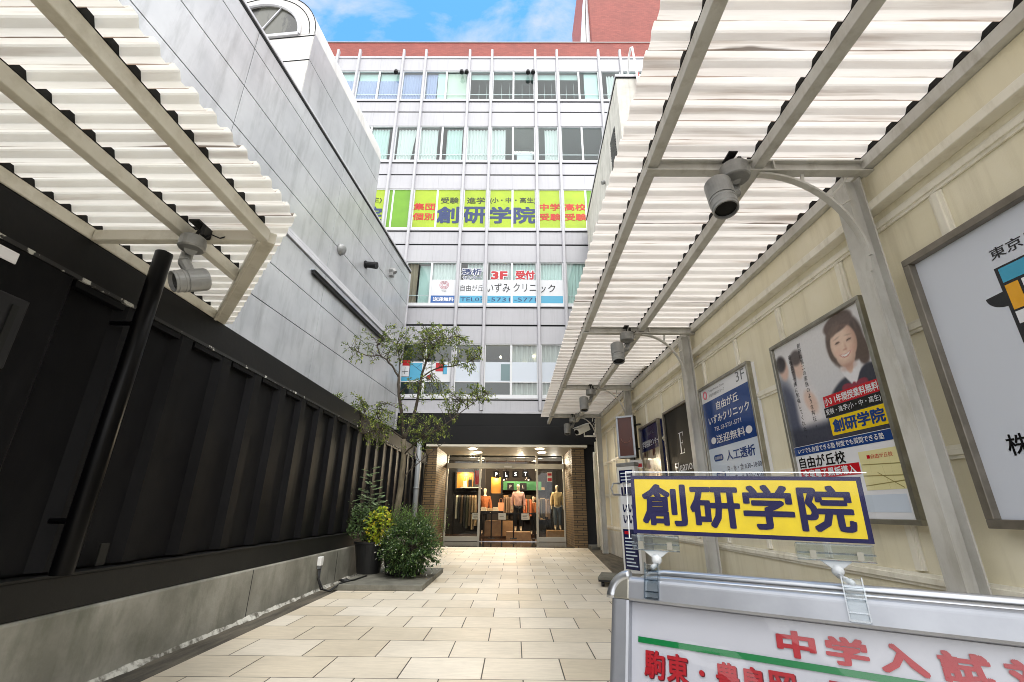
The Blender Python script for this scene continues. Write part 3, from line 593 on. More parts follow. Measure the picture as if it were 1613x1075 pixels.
# display table with folded clothes, tote bag
t = thing('display_table', 'dark display table with folded clothes behind the shop belt barrier', 'table', (-1.08, 22.9, .12))
B('tabletop', m_dark, t, (-1.65, -.5, 22.5, 23.3, 1.17, 1.22), bevel=.006)
for x in (-1.58, -.57):
    for y in (22.57, 23.23): B('leg', m_dark, t, (x-.03, x+.03, y-.03, y+.03, .12, 1.17))
for i, (x, c, nm) in enumerate(((-1.42, gm[6], 'cream'), (-1.12, gm[4], 'sand'), (-.86, gm[6], 'pale'))):
    mb = MB()
    for k in range(4-i % 2): mb.box(x-.14+.01*(k % 2), x+.14-.012*k, 22.62, 22.98, 1.222+.045*k, 1.262+.045*k)
    tag(mb.build('folded_clothes', c, None, bevel=.012, origin=(x, 22.8, 1.22)), f'{nm} pile of folded clothes, '+('leftmost', 'middle', 'rightmost')[i]+' on the display table', 'clothes', 'folded clothes on the display table')
t = thing('tote_bag', 'orange tote bag with upright handles on the display table', 'bag', (-.62, 22.9, 1.22))
m_tote = M('tote_orange', (206, 140, 98), .7); mb = MB(); mb.add([(-.74, 22.85, 1.222), (-.5, 22.85, 1.222), (-.5, 22.97, 1.222), (-.74, 22.97, 1.222), (-.76, 22.88, 1.6), (-.48, 22.88, 1.6), (-.48, 22.94, 1.6), (-.76, 22.94, 1.6)], [(0, 3, 2, 1), (4, 5, 6, 7), (0, 1, 5, 4), (1, 2, 6, 5), (2, 3, 7, 6), (3, 0, 4, 7)]); mb.build('bag_body', m_tote, t)
mb = MB(); mb.tube([(-.7, 22.89, 1.6), (-.68, 22.89, 1.76), (-.62, 22.89, 1.8), (-.56, 22.89, 1.76), (-.54, 22.89, 1.6)], .008, 6); mb.build('handle', m_tote, t)
tag(B('counter', m_wood, None, (-1.4, .02, 23.4, 23.9, .12, .78), bevel=.01, origin=(-.7, 23.6, .12)), 'low pale wooden counter behind the display table', 'counter')
# wall niches, shelf
for x0, x1, y, z0, z1, lb in ((-2.95, -2.08, 24.5, 2.3, 3.08, 'amber lit wall niche above the coat rack'), (-1.26, -.72, 26.0, 2.1, 2.95, 'amber lit wall niche behind the hanging letter boxes')):
    t = thing('wall_niche', lb, 'niche', ((x0+x1)/2, y, z0)); B('back_panel', m_amber, t, (x0, x1, y, y+.04, z0, z1)); B('niche_frame', m_shw, t, (x0-.06, x0, y-.3, y+.04, z0-.06, z1+.06), (x1, x1+.06, y-.3, y+.04, z0-.06, z1+.06), (x0, x1, y-.3, y+.04, z1, z1+.06), (x0, x1, y-.3, y+.04, z0-.06, z0))
    ld = bpy.data.lights.new('niche_lamp', 'POINT'); ld.energy = 7; ld.color = (1, .75, .4); ld.shadow_soft_size = .05; lo = bpy.data.objects.new('niche_lamp', ld); lo.location = ((x0+x1)/2, y-.18, z1-.1); COL.objects.link(lo)
B('shop_partition', m_shw, bld, (-4.4, -1.5, 24.56, 24.7, .12, 3.9))
t = thing('wall_shelf', 'pale wall shelf over the coat rack carrying bags', 'shelf', (-2.1, 23.2, 2.3)); B('board', M('shelf_white', (214, 206, 190), .5), t, (-2.6, -1.65, 23.0, 24.5, 2.26, 2.3)); B('bracket', m_dark, t, (-2.5, -2.46, 23.1, 24.5, 2.2, 2.258), (-1.8, -1.76, 23.1, 24.5, 2.2, 2.258))
for x, c, lb in ((-2.4, gm[6], 'cream handbag at the left end of the shop wall shelf'), (-2.15, m_dark, 'tall black handbag in the middle of the shop wall shelf'), (-1.85, gm[0], 'charcoal handbag at the right end of the shop wall shelf')):
    tt = thing('handbag', lb, 'bag', (x, 23.3, 2.3), 0, 'handbags on the wall shelf'); B('bag_body', c, tt, (x-.09, x+.09, 23.2, 23.4, 2.302, 2.302+(.28 if c is not m_dark else .36)), bevel=.03)
    mb = MB(); mb.tube([(x-.06, 23.3, 2.55), (x-.05, 23.3, 2.76), (x+.05, 23.3, 2.76), (x+.06, 23.3, 2.55)], .01, 6); mb.build('handle', c, tt)
# shelving with folded clothes on the back wall of the shop
t = thing('shelf_unit', 'dark shelving full of folded clothes on the back wall of the shop', 'shelf', (.6, 28.7, .03)); SH = (.75, 1.3, 1.85, 2.4)
for z in SH: B('board', m_dark, t, (-.7, 1.9, 28.45, 28.95, z-.03, z))
for x in (-.73, .585, 1.9): B('upright', m_dark, t, (x, x+.03, 28.45, 28.95, .03, 2.9))
cn_ = ['cream', 'sand', 'taupe', 'rust', 'olive', 'charcoal']; cm_ = [gm[6], gm[4], gm[3], gm[5], gm[2], gm[0]]
for j, z in enumerate(SH):
    for i in range(6):
        k = rnd0.randrange(6); x = -.48+.42*i+(.06 if i > 2 else 0); h_ = rnd0.randint(2, 6); mb = MB()
        for q in range(h_): mb.box(x-.15+.008*(q % 2), x+.15-.01*(q % 3), 28.5, 28.85, z+.001+.05*q, z+.046+.05*q)
        tag(mb.build('folded_clothes', cm_[k], None, bevel=.012, origin=(x, 28.7, z)), f"{cn_[k]} folded pile, {('first', 'second', 'third', 'fourth', 'fifth', 'sixth')[i]} from left on the {('lowest', 'second lowest', 'third lowest', 'top')[j]} shop shelf", 'clothes', 'folded clothes on the shop shelving')
for x, y, lb in ((-.55, 24.9, 'left glowing pendant lamp hanging over the middle of the shop'), (.75, 24.9, 'right glowing pendant lamp hanging over the middle of the shop')):
    t = thing('pendant_lamp', lb, 'lamp', (x, y, 2.75), 0, 'pendant lamps in the shop'); mb = MB(); mb.tube([(x, y, 2.75), (x, y, 2.9), (x, y, 2.95)], [.18, .09, .03], 14, caps=False); mb.build('shade', m_dark, t, smooth=True)
    mb = MB(); mb.tube([(x, y, 2.74), (x, y, 2.78), (x, y, 2.82)], [.03, .05, .03], 10); mb.build('bulb', m_spot, t, smooth=True); mb = MB(); mb.tube([(x, y, 2.95), (x, y, 3.9)], .008, 5); mb.build('cord', m_dark, t)
# belt barrier
for i, x in enumerate((-.98, -.02, .92)):
    t = thing('barrier_post', ('left', 'middle', 'right')[i]+' black belt barrier post across the shop doorway', 'barrier post', (x, 21.25, .08), 0, 'belt barrier posts in the shop doorway')
    mb = MB(); mb.tube([(x, 21.25, .12), (x, 21.25, .15)], [.16, .14], 16); mb.build('base', m_dark, t); mb = MB(); mb.tube([(x, 21.25, .15), (x, 21.25, 1.18)], .03, 10); mb.build('post', m_dark, t)
tag(B('barrier_belt', m_dark, None, (-1.9, .9, 21.235, 21.24, 1.1, 1.16), origin=(-.5, 21.24, 1.1)), 'black belt stretched between the barrier posts', 'belt')
m_note = M('paper_note', (206, 200, 188), .7)
for x, lb in ((-.52, 'printed paper notice hanging left on the shop belt'), (.48, 'printed paper notice hanging right on the shop belt'), (-1.66, 'small paper notice at the far left end of the shop belt')):
    t = thing('paper_notice', lb, 'notice', (x, 21.22, .88), 0, 'paper notices on the shop belt'); B('sheet', m_note, t, (x-.16, x+.16, 21.222, 21.226, .88, 1.14)); mb = MB()
    for k in range(3): mb.box(x-.11, x+.11-.04*(k % 2), 21.216, 21.22, .94+.06*k, .955+.06*k)
    mb.build('printed_line', m_ink, t)
m_lit = M('letter_lit', (255, 255, 255), emit=(255, 255, 255), estr=.7)
for ch, x, y, z in (('P', -.83, 22.0, 2.82), ('L', -.37, 22.0, 2.82), ('S', .06, 22.0, 2.84), ('T', .52, 22.0, 2.85)):
    t = thing('letter_box', f'black hanging letter box with a glowing white {ch} inside the shop entrance', 'letter sign', (x, y, z-.15), 0, 'glowing letter boxes over the shop entrance')
    B('box', m_dark, t, (x-.14, x+.14, y, y+.1, z-.15, z+.15)); text(ch, frame((x, y, z), (1, 0, 0), (0, 0, 1)), 0, 0, .17, m_lit, t, bold=.02); B('hanger', m_dark, t, (x-.01, x+.01, y+.04, y+.06, z+.15, 3.9))
B('green_panel', M('panel_green', (76, 150, 96), .6), bld, (-.6, 1.5, 26.3, 26.35, 2.3, 2.75))
for ch, x in (('P', -.2), ('L', .5)):
    t = thing('letter_box', f'dim black letter box marked {ch} on the green panel deep in the shop', 'letter sign', (x, 26.1, 2.28), 0, 'dim letter boxes deep in the shop')
    B('box', m_dark, t, (x-.18, x+.18, 26.1, 26.25, 2.28, 2.66)); text(ch, frame((x, 26.1, 2.47), (1, 0, 0), (0, 0, 1)), 0, 0, .18, m_note, t, bold=.03)
tag(B('hanging_banner', m_red, None, (-1.78, -1.58, 21.5, 21.53, 2.35, 2.95), origin=(-1.68, 21.5, 2.35)), 'narrow red banner hanging behind the left shop glass', 'banner')
t = thing('door_notice', 'red and white notice sticker on the right shop glass', 'notice', (1.55, 20.78, 2.45)); B('sheet', m_note, t, (1.44, 1.66, 20.782, 20.788, 2.45, 2.85)); B('red_block', m_red, t, (1.46, 1.64, 20.776, 20.781, 2.47, 2.6), (1.46, 1.64, 20.776, 20.781, 2.7, 2.8))

# ------------------------------------------------------------------ grey panel clad building on the left
phi = math.atan(.092)
grey = thing('grey_building', 'grey metal panel clad building with a vaulted white top rising behind the black wall', 'building', (-6.1, 0, 0), R(90)-phi)
GT = WM[grey.name].copy()                               # local x = along the wall into the depth, y = into the building, z up
zs = [4.1, 5.35, 6.28, 7.19, 8.28, 9.26, 10.3, 10.85]
vsx = [-5, -1, 2.95, 6.82, 10.9, 14.65, 17.3]
for i in range(len(vsx)-1):
    for j in range(len(zs)-1):
        a, b, c, d = vsx[i], vsx[i+1], zs[j], zs[j+1]
        if j == 6 and a > 12: d = zs[6]+.42
        B('cladding_panel', m_clad, grey, (a+.007, b-.007, 0, .05, c+.010, d-.010), T=GT, bevel=.004)
B('cladding_backing', m_seam, grey, (-5, 17.28, .03, .12, 4.1, 10.7), T=GT)
B('building_core', m_conc, grey, (-5, 17.25, .12, 9, 0, 10.6), T=GT)
B('end_trim', m_cladl, grey, (17.3, 17.42, -.02, 9, 4.1, 10.72), T=GT)
B('wall_coping', m_cladl, grey, (-5, 17.42, -.03, .4, 10.86, 10.93), T=GT, bevel=.01)
B('ledge_strip', m_cladl, grey, (-5, 17.3, -.05, 0, 7.20, 7.31), (-5, 17.3, -.03, 0, 7.33, 7.40), T=GT, bevel=.006)
B('coping_line', m_seam, grey, (-5, 17.4, -.012, 0, 10.78, 10.845), T=GT)
B('drip_slot', m_dark, grey, (10.2, 15.2, -.09, -.02, 6.84, 6.93), T=GT, bevel=.01)
B('slot_cap', m_alu, grey, (10.17, 15.2, -.12, 0, 6.935, 6.96), T=GT)
# upper vaulted volume
s0, s1 = 8.5, 13.25; zc_, Rr = 13.1, 1.75
B('upper_cladding', m_clad, grey, (s0, s1, .02, .1, 10.93, 12.13), (s0, s1, .02, .1, 12.15, zc_), T=GT)
n = 20; vs = []; fs = []
for s_ in (s0, s1):
    for i in range(n+1):
        a = math.pi*i/n; vs.append((s_, .02+Rr-Rr*math.cos(a), zc_+Rr*math.sin(a)))
for i in range(n): fs.append((i, i+1, n+2+i, n+1+i))
mb = MB(GT); mb.add(vs, fs); mb.build('vault_roof', m_vault, grey, smooth=True)
# vault face with half round window
def arc(r, s_, n=24, y0=.02+Rr): return [(s_, y0-r*math.cos(math.pi*i/n), zc_+r*math.sin(math.pi*i/n)) for i in range(n+1)]
o_, i_ = arc(Rr, s0), arc(1.27, s0); mb = MB(GT); mb.add(o_+i_, [(k, k+1, 25+k+1, 25+k) for k in range(24)]); mb.quad((s0, .02, 10.8), (s0, .02+2*Rr, 10.8), (s0, .02+2*Rr, zc_-.01), (s0, .02, zc_-.01)); mb.build('vault_face', m_vault, grey)
aw = MB(GT); aw.tube([p[:1]+p[1:] for p in arc(1.3, s0-.03)], .045, 6); aw.beam((s0-.03, .02+Rr-1.3, zc_), (s0-.03, .02+Rr+1.3, zc_), .07, .09); aw = aw.build('arch_window', m_cladl, grey)
ai = MB(GT); a2 = arc(1.27, s0+.02); ai.add(a2, [tuple(range(25))]); ai.build('pane', M('arch_glass', (34, 34, 30), .2, col2=(74, 74, 66), nscale=1.0, stretch=(1, 1.4, .5), contrast=(.48, .52)), aw)
am = MB(GT)
for a_ in (62,): am.beam((s0, .02+Rr, zc_), (s0, .02+Rr-1.27*math.cos(R(a_)), zc_+1.27*math.sin(R(a_))), .035, .035, up=(0, 1, .3))
am.build('glazing_bar', m_cladl, aw)
mb = MB(GT); mb.tube(arc(1.58, s0-.005), .012, 5); mb.box(s0-.012, s0, .02, 3.5, 12.125, 12.15); mb.box(s0-.012, s0, .02, 3.5, zc_-.09, zc_-.065); mb.tube(arc(1.74, s0-.005), .012, 5); mb.build('face_joint', m_seam, grey)
# fittings on the grey wall
def at_grey(s_, z): return GT @ V((s_, 0, z))
mb = MB(GT); mb.tube([(11.4, 0, 8.27), (11.4, -.05, 8.27), (11.4, -.12, 8.24)], [.17, .17, .13], 16); mb.build('round_vent', m_lampg, grey, smooth=True)
mb = MB(GT); mb.tube([(13.1, .0, 8.76), (13.1, -.04, 8.76)], .13, 12); mb.tube([(13.1, -.04, 8.76), (13.1, -.4, 8.7)], [.1, .115], 12); mb.build('wall_spot', m_dark, grey)
mb = MB(GT); mb.tube([(15.2, 0, 9.7), (15.2, -.12, 9.7), (15.2, -.2, 9.6)], [.12, .12, .09], 12); mb.box(15.1, 15.3, -.14, 0, 9.45, 9.6); mb.build('hood_vent', m_lampg, grey, bevel=.01)

# ------------------------------------------------------------------ black corrugated shed wall along the left side
shed = thing('black_shed', 'long black corrugated metal shed wall on a concrete plinth along the left side', 'shed wall', (-3.3, 0, 0))
B('plinth', m_plinth, shed, (-4.3, -3.245, -4, 17.95, 0, .585), bevel=.02)
mb = MB(); vs = []; fs = []; k = 0
for i in range(440):
    y = -3.9+i*.05; w_ = .012+.05*max(0, .35+noise.noise(V((y*2.1, 0, 5)))+.5*noise.noise(V((y*9, 0, 2)))); vs += [(-3.246, y, .03+w_*.6), (-3.246+w_, y, .0085)]
for i in range(439): fs.append((2*i, 2*i+2, 2*i+3, 2*i+1))
mb.add(vs, fs); mb.build('mortar_fillet', M('mortar_white', (190, 188, 178), .9, col2=(96, 92, 82), nscale=9, contrast=(.45, .6)), shed)
for y in (6.3, 9.2): B('plinth_joint', m_dark, shed, (-3.246, -3.243, y, y+.012, .02, .57))
B('skirting', m_blacks, shed, (-4.2, -3.262, -4, 17.9, .59, .82), (-4.2, -3.25, -4, 17.9, .82, .84), bevel=.004)
B('shed_body', m_black, shed, (-4.25, -3.41, -4, 17.9, .84, 3.2))
mb = MB(); mb.box(-3.4, -3.3, -4, 2.86, .9, 2.93)
pts = []; y = 2.86; pit = .68
while y < 17.6:
    pts += [(-3.3, y), (-3.3, y+.15), (-3.368, y+.22), (-3.368, y+.61)]; y += pit
vs = [(a, b, z) for z in (.86, 2.9) for a, b in pts]; n = len(pts)
mb.add(vs, [(i, i+1, n+i+1, n+i) for i in range(n-1)]); mb.build('corrugated_panel', m_blackc, shed)
y = 2.86
while y < 17.3: B('recess_cap', m_blackc, shed, (-3.4, -3.306, y+.19, y+.65, 2.85, 2.9)); y += pit
B('head_trim', m_chip, shed, (-3.4, -3.293, -4, 17.8, 2.905, 2.935))
B('fascia', m_black, shed, (-3.42, -3.31, -4, 17.85, 2.937, 3.235), bevel=.006)
B('roof_sheet', m_black, shed, (-4.5, -3.32, -4, 17.85, 3.236, 3.25))
B('skirting_bracket', m_blacks, shed, (-3.3, -3.285, 3.95, 4.03, .86, 1.02))
TL = frame((-3.297, 2.36, 2.82), (0, 1, 0), (0, 0, 1))
t = thing('wall_letter', 'white letter T at the near end of the black wall', 'letter', (-3.297, 2.36, 2.6)); mb = MB(TL); mb.box(-.26, .26, -.035, .045, 0, .012); mb.box(-.045, .045, -.32, -.036, 0, .012); mb.build('letter', m_inkw, t, bevel=.006)
t = thing('meter_box', 'black meter box on the near end of the black wall', 'meter box', (-3.3, 2.5, 2.1)); B('box', m_dark, t, (-3.3, -3.2, 2.28, 2.72, 2.1, 2.56), bevel=.01); B('window', m_dark, t, (-3.2, -3.195, 2.36, 2.6, 2.3, 2.5)); B('hinge_strip', m_blacks, t, (-3.2, -3.19, 2.62, 2.66, 2.15, 2.5))
mb = MB(); mb.tube([(-3.06, 3.42, .86), (-3.04, 3.42, 3.36)], .066, 20); mb.tube([(-3.26, 3.42, 1.2), (-3.05, 3.42, 1.2)], .02, 8); mb.tube([(-3.3, 3.42, 2.7), (-3.05, 3.42, 2.7)], .02, 8)
tag(mb.build('black_pole', m_polegl, None, smooth=False, origin=(-3.06, 3.42, .86), bevel=.006), 'glossy black pole fixed upright in front of the black corrugated wall', 'pole')
for p in bpy.data.objects['black_pole'].data.polygons: p.use_smooth = len(p.vertices) == 4
mb = MB(); mb.tube([(-3.2, 15.6, .03), (-3.2, 15.6, 3.5)], .085, 14); mb.tube([(-3.2, 15.6, 1.9), (-3.2, 15.6, 1.96)], .097, 14); o = mb.build('drain_pipe', m_pipe, None, smooth=True, origin=(-3.2, 15.6, 0)); tag(o, 'grey vertical drain pipe beside the left brick pillar', 'drain pipe')
# outlet and cables
t = thing('wall_outlet', 'white weatherproof outlet on the concrete plinth by the planter', 'outlet', (-3.245, 8.35, .42)); B('cover', m_whitep, t, (-3.245, -3.18, 8.29, 8.41, .40, .54), bevel=.012); B('socket', m_alu, t, (-3.235, -3.19, 8.31, 8.39, .36, .405))
for i, (dx_, lb) in enumerate(((0, 'black cable looping from the white outlet to the planter slab'), (.035, 'second black cable lying outside the first below the white outlet'))):
    mb = MB(); mb.tube([(-3.21+dx_*.3, 8.33+dx_, .38), (-3.2, 8.32+dx_, .2), (-3.14+dx_, 8.34, .06), (-3.04+dx_, 8.42-dx_, .02), (-2.92, 8.62-dx_*2, .11), (-2.85, 8.85, .115), (-2.98, 9.05+dx_, .115), (-3.05, 8.9, .115), (-2.94, 8.75+dx_, .118), (-2.8, 8.95, .118), (-2.75, 9.5, .12)], .013, 6)
    tag(mb.build('power_cable', m_cable, None, smooth=True, origin=(-3.2, 8.35, .1)), lb, 'cable')

# ------------------------------------------------------------------ canopies
def sheet_mat(name, c1, c2, stain, pitch):
    m = bpy.data.materials.new(name); m.use_nodes = True; t = m.node_tree; N = t.nodes; L = t.links; b = N['Principled BSDF']; b.inputs['Roughness'].default_value = .55
    tcn = N.new('ShaderNodeTexCoord'); mp = N.new('ShaderNodeMapping'); mp.inputs['Scale'].default_value = (.5, 5, 1); L.new(tcn.outputs['Object'], mp.inputs[0])
    n = N.new('ShaderNodeTexNoise'); n.inputs['Scale'].default_value = 2.2; n.inputs['Detail'].default_value = 8; n.inputs['Roughness'].default_value = .65; L.new(mp.outputs[0], n.inputs['Vector'])
    mi = N.new('ShaderNodeMix'); mi.data_type = 'RGBA'; rp = N.new('ShaderNodeMapRange'); rp.inputs['From Min'].default_value = .3; rp.inputs['From Max'].default_value = .7; L.new(n.outputs['Fac'], rp.inputs[0]); L.new(rp.outputs[0], mi.inputs[0]); mi.inputs[6].default_value = lin(c1); mi.inputs[7].default_value = lin(c2)
    mp2 = N.new('ShaderNodeMapping'); mp2.inputs['Scale'].default_value = (.35, 9, 1); L.new(tcn.outputs['Object'], mp2.inputs[0])
    n2 = N.new('ShaderNodeTexNoise'); n2.inputs['Scale'].default_value = 1.7; n2.inputs['Detail'].default_value = 5; L.new(mp2.outputs[0], n2.inputs['Vector'])
    rp2 = N.new('ShaderNodeMapRange'); rp2.inputs['From Min'].default_value = .58; rp2.inputs['From Max'].default_value = .74; rp2.inputs['To Max'].default_value = .7; L.new(n2.outputs['Fac'], rp2.inputs[0])
    m2 = N.new('ShaderNodeMix'); m2.data_type = 'RGBA'; L.new(rp2.outputs[0], m2.inputs[0]); L.new(mi.outputs[2], m2.inputs[6]); m2.inputs[7].default_value = lin(stain)
    # grime gathered along the foot of every rib
    sp = N.new('ShaderNodeSeparateXYZ'); L.new(tcn.outputs['Object'], sp.inputs[0])
    def mth(op, a, b_=None):
        q = N.new('ShaderNodeMath'); q.operation = op
        for i_, v_ in enumerate((a, b_)):
            if v_ is None: continue
            if isinstance(v_, (int, float)): q.inputs[i_].default_value = v_
            else: L.new(v_, q.inputs[i_])
        return q.outputs[0]
    fr_ = mth('FRACT', mth('DIVIDE', mth('ADD', sp.outputs['Y'], 2.0), pitch)); ds = mth('ABSOLUTE', mth('SUBTRACT', fr_, .345))
    n3 = N.new('ShaderNodeTexNoise'); n3.inputs['Scale'].default_value = 1.2; n3.inputs['Detail'].default_value = 6
    mp3 = N.new('ShaderNodeMapping'); mp3.inputs['Scale'].default_value = (1.6, .5/pitch, 1); L.new(tcn.outputs['Object'], mp3.inputs[0]); L.new(mp3.outputs[0], n3.inputs['Vector'])
    wd = mth('MULTIPLY', mth('SUBTRACT', n3.outputs['Fac'], .28), .22); gr = N.new('ShaderNodeMapRange'); L.new(mth('SUBTRACT', ds, wd), gr.inputs['Value']); gr.inputs['From Min'].default_value = -.02; gr.inputs['From Max'].default_value = .0; gr.inputs['To Min'].default_value = .8; gr.inputs['To Max'].default_value = 0
    m3 = N.new('ShaderNodeMix'); m3.data_type = 'RGBA'; L.new(gr.outputs[0], m3.inputs[0]); L.new(m2.outputs[2], m3.inputs[6]); m3.inputs[7].default_value = lin(stain); m2 = m3
    # rusty streaks at the overlaps of neighbouring sheets
    fr2 = mth('FRACT', mth('DIVIDE', mth('ADD', sp.outputs['Y'], 2.0), pitch*5)); d2_ = mth('ABSOLUTE', mth('SUBTRACT', fr2, .075))
    n4 = N.new('ShaderNodeTexNoise'); n4.inputs['Scale'].default_value = 1.0; n4.inputs['Detail'].default_value = 4; mp4 = N.new('ShaderNodeMapping'); mp4.inputs['Scale'].default_value = (1.1, .2/pitch, 1); L.new(tcn.outputs['Object'], mp4.inputs[0]); L.new(mp4.outputs[0], n4.inputs['Vector'])
    g2 = N.new('ShaderNodeMapRange'); L.new(mth('SUBTRACT', d2_, mth('MULTIPLY', mth('SUBTRACT', n4.outputs['Fac'], .42), .16)), g2.inputs['Value']); g2.inputs['From Min'].default_value = -.012; g2.inputs['From Max'].default_value = .004; g2.inputs['To Min'].default_value = .85; g2.inputs['To Max'].default_value = 0
    m4 = N.new('ShaderNodeMix'); m4.data_type = 'RGBA'; L.new(g2.outputs[0], m4.inputs[0]); L.new(m2.outputs[2], m4.inputs[6]); m4.inputs[7].default_value = lin(tuple(int(q*.62) for q in stain)); m2 = m4
    L.new(m2.outputs[2], b.inputs['Base Color']); tr = N.new('ShaderNodeBsdfTranslucent'); L.new(m2.outputs[2], tr.inputs[0]); ms = N.new('ShaderNodeMixShader'); ms.inputs[0].default_value = .5
    L.new(b.outputs[0], ms.inputs[1]); L.new(tr.outputs[0], ms.inputs[2]); L.new(ms.outputs[0], N['Material Output'].inputs[0]); return m
m_sheetL = sheet_mat('canopy_sheet_cream', (240, 238, 231), (216, 211, 200), (130, 98, 72), .138)
m_sheetR = sheet_mat('canopy_sheet_white', (234, 229, 222), (213, 205, 197), (140, 116, 96), .2165)
def profile(ya, yb, pitch, amp):
    out_ = []; y = ya
    while y < yb:
        out_ += [(y, 0), (y+pitch*.31, 0), (y+pitch*.37, amp*.14), (y+pitch*.47, amp*.84), (y+pitch*.53, amp), (y+pitch*.81, amp), (y+pitch*.87, amp*.86), (y+pitch*.97, amp*.16)]; y += pitch
    return out_
def canopy_sheet(root, xl, xr, ya, yb, z, pitch, amp, mat):
    pr = profile(ya, yb, pitch, amp); vs = []; fs = []; nx = 8
    for y, dz in pr:
        a, b = xl(y), xr(y)
        for i in range(nx+1):
            x = a+(b-a)*i/nx; vs.append((x, y, z+dz+.004*noise.noise(V((x*1.5, y*3, z)))))
    for j in range(len(pr)-1):
        for i in range(nx): k = j*(nx+1)+i; fs.append((k, k+1, k+nx+2, k+nx+1))
    mb = MB(); mb.add(vs, fs); return mb.build('roof_sheet', mat, root)
def foam(root, x, w_, ya, yb, z, pitch, amp, y1):
    """profiled closure strip: flat underneath, following the sheet above"""
    top = []
    y = ya
    while y+pitch < y1: top += [(y, z-.001), (y+pitch*.36, z-.001), (y+pitch*.505, z+amp-.003), (y+pitch*.835, z+amp-.003), (y+pitch*.98, z-.001)]; y += pitch
    n = len(top); zb_ = z-.0025; vs = []; fx = x if callable(x) else (lambda q: x)
    for sx in (-w_/2, w_/2): vs += [(fx(a)+sx, a, b) for a, b in top]+[(fx(a)+sx, a, zb_) for a, b in top]
    fs = []
    for i in range(n-1): fs += [(i, i+1, n+i+1, n+i), (2*n+i+1, 2*n+i, 3*n+i, 3*n+i+1), (i+1, i, 2*n+i, 2*n+i+1), (n+i, n+i+1, 3*n+i+1, 3*n+i)]
    mb = MB(); mb.add(vs, fs); return mb.build('foam_closure', m_foam, root)
# left canopy
lc = thing('sheet_canopy', 'small cream canopy of corrugated sheets with a chamfered end over the black wall', 'canopy', (-3.3, 0, 3.25))
zb = 3.25
for x, y1, w_ in ((-1.97, 3.06, .075), (-2.56, 3.72, .07), (-3.35, 4.7, .09)):
    mb = MB(); mb.box(x-w_/2, x+w_/2, -2, y1, zb, zb+.10); mb.build('beam', m_beam, lc, bevel=.006)
mb = MB(); mb.box(-3.3, -2.01, 3.03, 3.10, zb-.006, zb+.085); mb.build('cross_beam', m_beam, lc, bevel=.006)
mb = MB(); mb.beam((-1.95, 3.07, zb+.05), (-3.36, 4.76, zb+.05), .12, .095); mb.beam((-2.0, 3.05, zb-.008), (-3.38, 4.70, zb-.008), .03, .02); mb.build('end_beam', m_beam, lc, bevel=.006)
def xrL(y): return -1.70+.03*math.sin(y*3) if y < 2.95 else max(-3.55, -1.70-(y-2.95)*.81)
canopy_sheet(lc, lambda y: -3.9, xrL, -2, 5.0, zb+.103, .138, .048, m_sheetL)
for x, w_, y1 in ((-1.97, .081, 3.06), (-2.56, .076, 3.7), (-3.35, .096, 4.6)): foam(lc, x, w_, -2, 5, zb+.103, .138, .048, y1)
# right canopy
rc = thing('sheet_canopy', 'long white corrugated canopy on steel posts along the cream wall', 'canopy', (3.4, 0, 0))
zr = 4.35; wallx = lambda y: 3.5-.024*y
crossY = [3.52, 7.75, 11.85, 15.8]
for x in (1.30, 2.30):
    mb = MB(); mb.box(x-.05, x+.05, -2, 17.35 if x < 2 else 16.9, zr, zr+.12); mb.build('beam', m_beamg, rc, bevel=.006)
mb = MB(); mb.beam((wallx(-2)-.07, -2, zr+.06), (wallx(16.9)-.07, 16.9, zr+.06), .10, .12); mb.build('beam', m_beamg, rc, bevel=.006)
for y in crossY:
    mb = MB(); x0, x1 = 1.24, wallx(y)-.02
    mb.box(x0, x1, y-.05, y+.05, zr-.035, zr-.02); mb.box(x0, x1, y-.006, y+.006, zr-.02, zr+.075); mb.box(x0, x1, y-.05, y+.05, zr+.075, zr+.09); mb.build('cross_beam', m_beamg, rc)
    # stiffener cleats
    B('cleat', m_beamg, rc, (2.44, 2.452, y-.05, y-.008, zr-.018, zr+.074))
    py = y+.12; px = wallx(py)-.20
    mb = MB(); mb.box(px-.085, px-.071, py-.08, py+.08, .0, zr-.036); mb.box(px+.071, px+.085, py-.08, py+.08, 0, zr-.036); mb.box(px-.07, px+.07, py-.006, py+.006, 0, zr-.036); mb.build('post', m_beamg, rc)
    pts = [(2.30+(px-.09-2.30)*math.sin(R(a)), y, 3.42+(zr-.05-3.42)*math.cos(R(a))) for a in range(0, 91, 6)]
    mb = MB()
    for a, b in zip(pts[:-1], pts[1:]): mb.beam(a, b, .065, .022, up=(b[2]-a[2], 0, -(b[0]-a[0])))
    mb.beam(pts[-1], (px-.075, y+.05, 3.3), .065, .022, up=(1, 0, 0)); mb.build('arch_brace', m_beamg, rc)
    k_ = pts[9]; mb = MB(); mb.beam(k_, (px-.08, y+.02, k_[2]+.10), .03, .012); mb.beam((2.72, y, zr-.04), (2.70, y, pts[6][2]+.05), .03, .012, up=(0, 1, 0)); mb.beam((pts[8][0], y+.02, pts[8][2]+.02), (px-.05, y+.03, zr-.06), .012, .012); mb.build('brace_strut', m_beamg, rc)
canopy_sheet(rc, lambda y: .965, lambda y: 3.75-.024*y, -2, 16.6, zr+.123, .2165, .052, m_sheetR)
for x, w_, y1 in ((1.30, .106, 16.5), (2.30, .106, 16.5)): foam(rc, x, w_, -2, 17, zr+.123, .2165, .052, y1)
foam(rc, lambda q: wallx(q)-.07, .106, -2, 17, zr+.123, .2165, .052, 16.5)

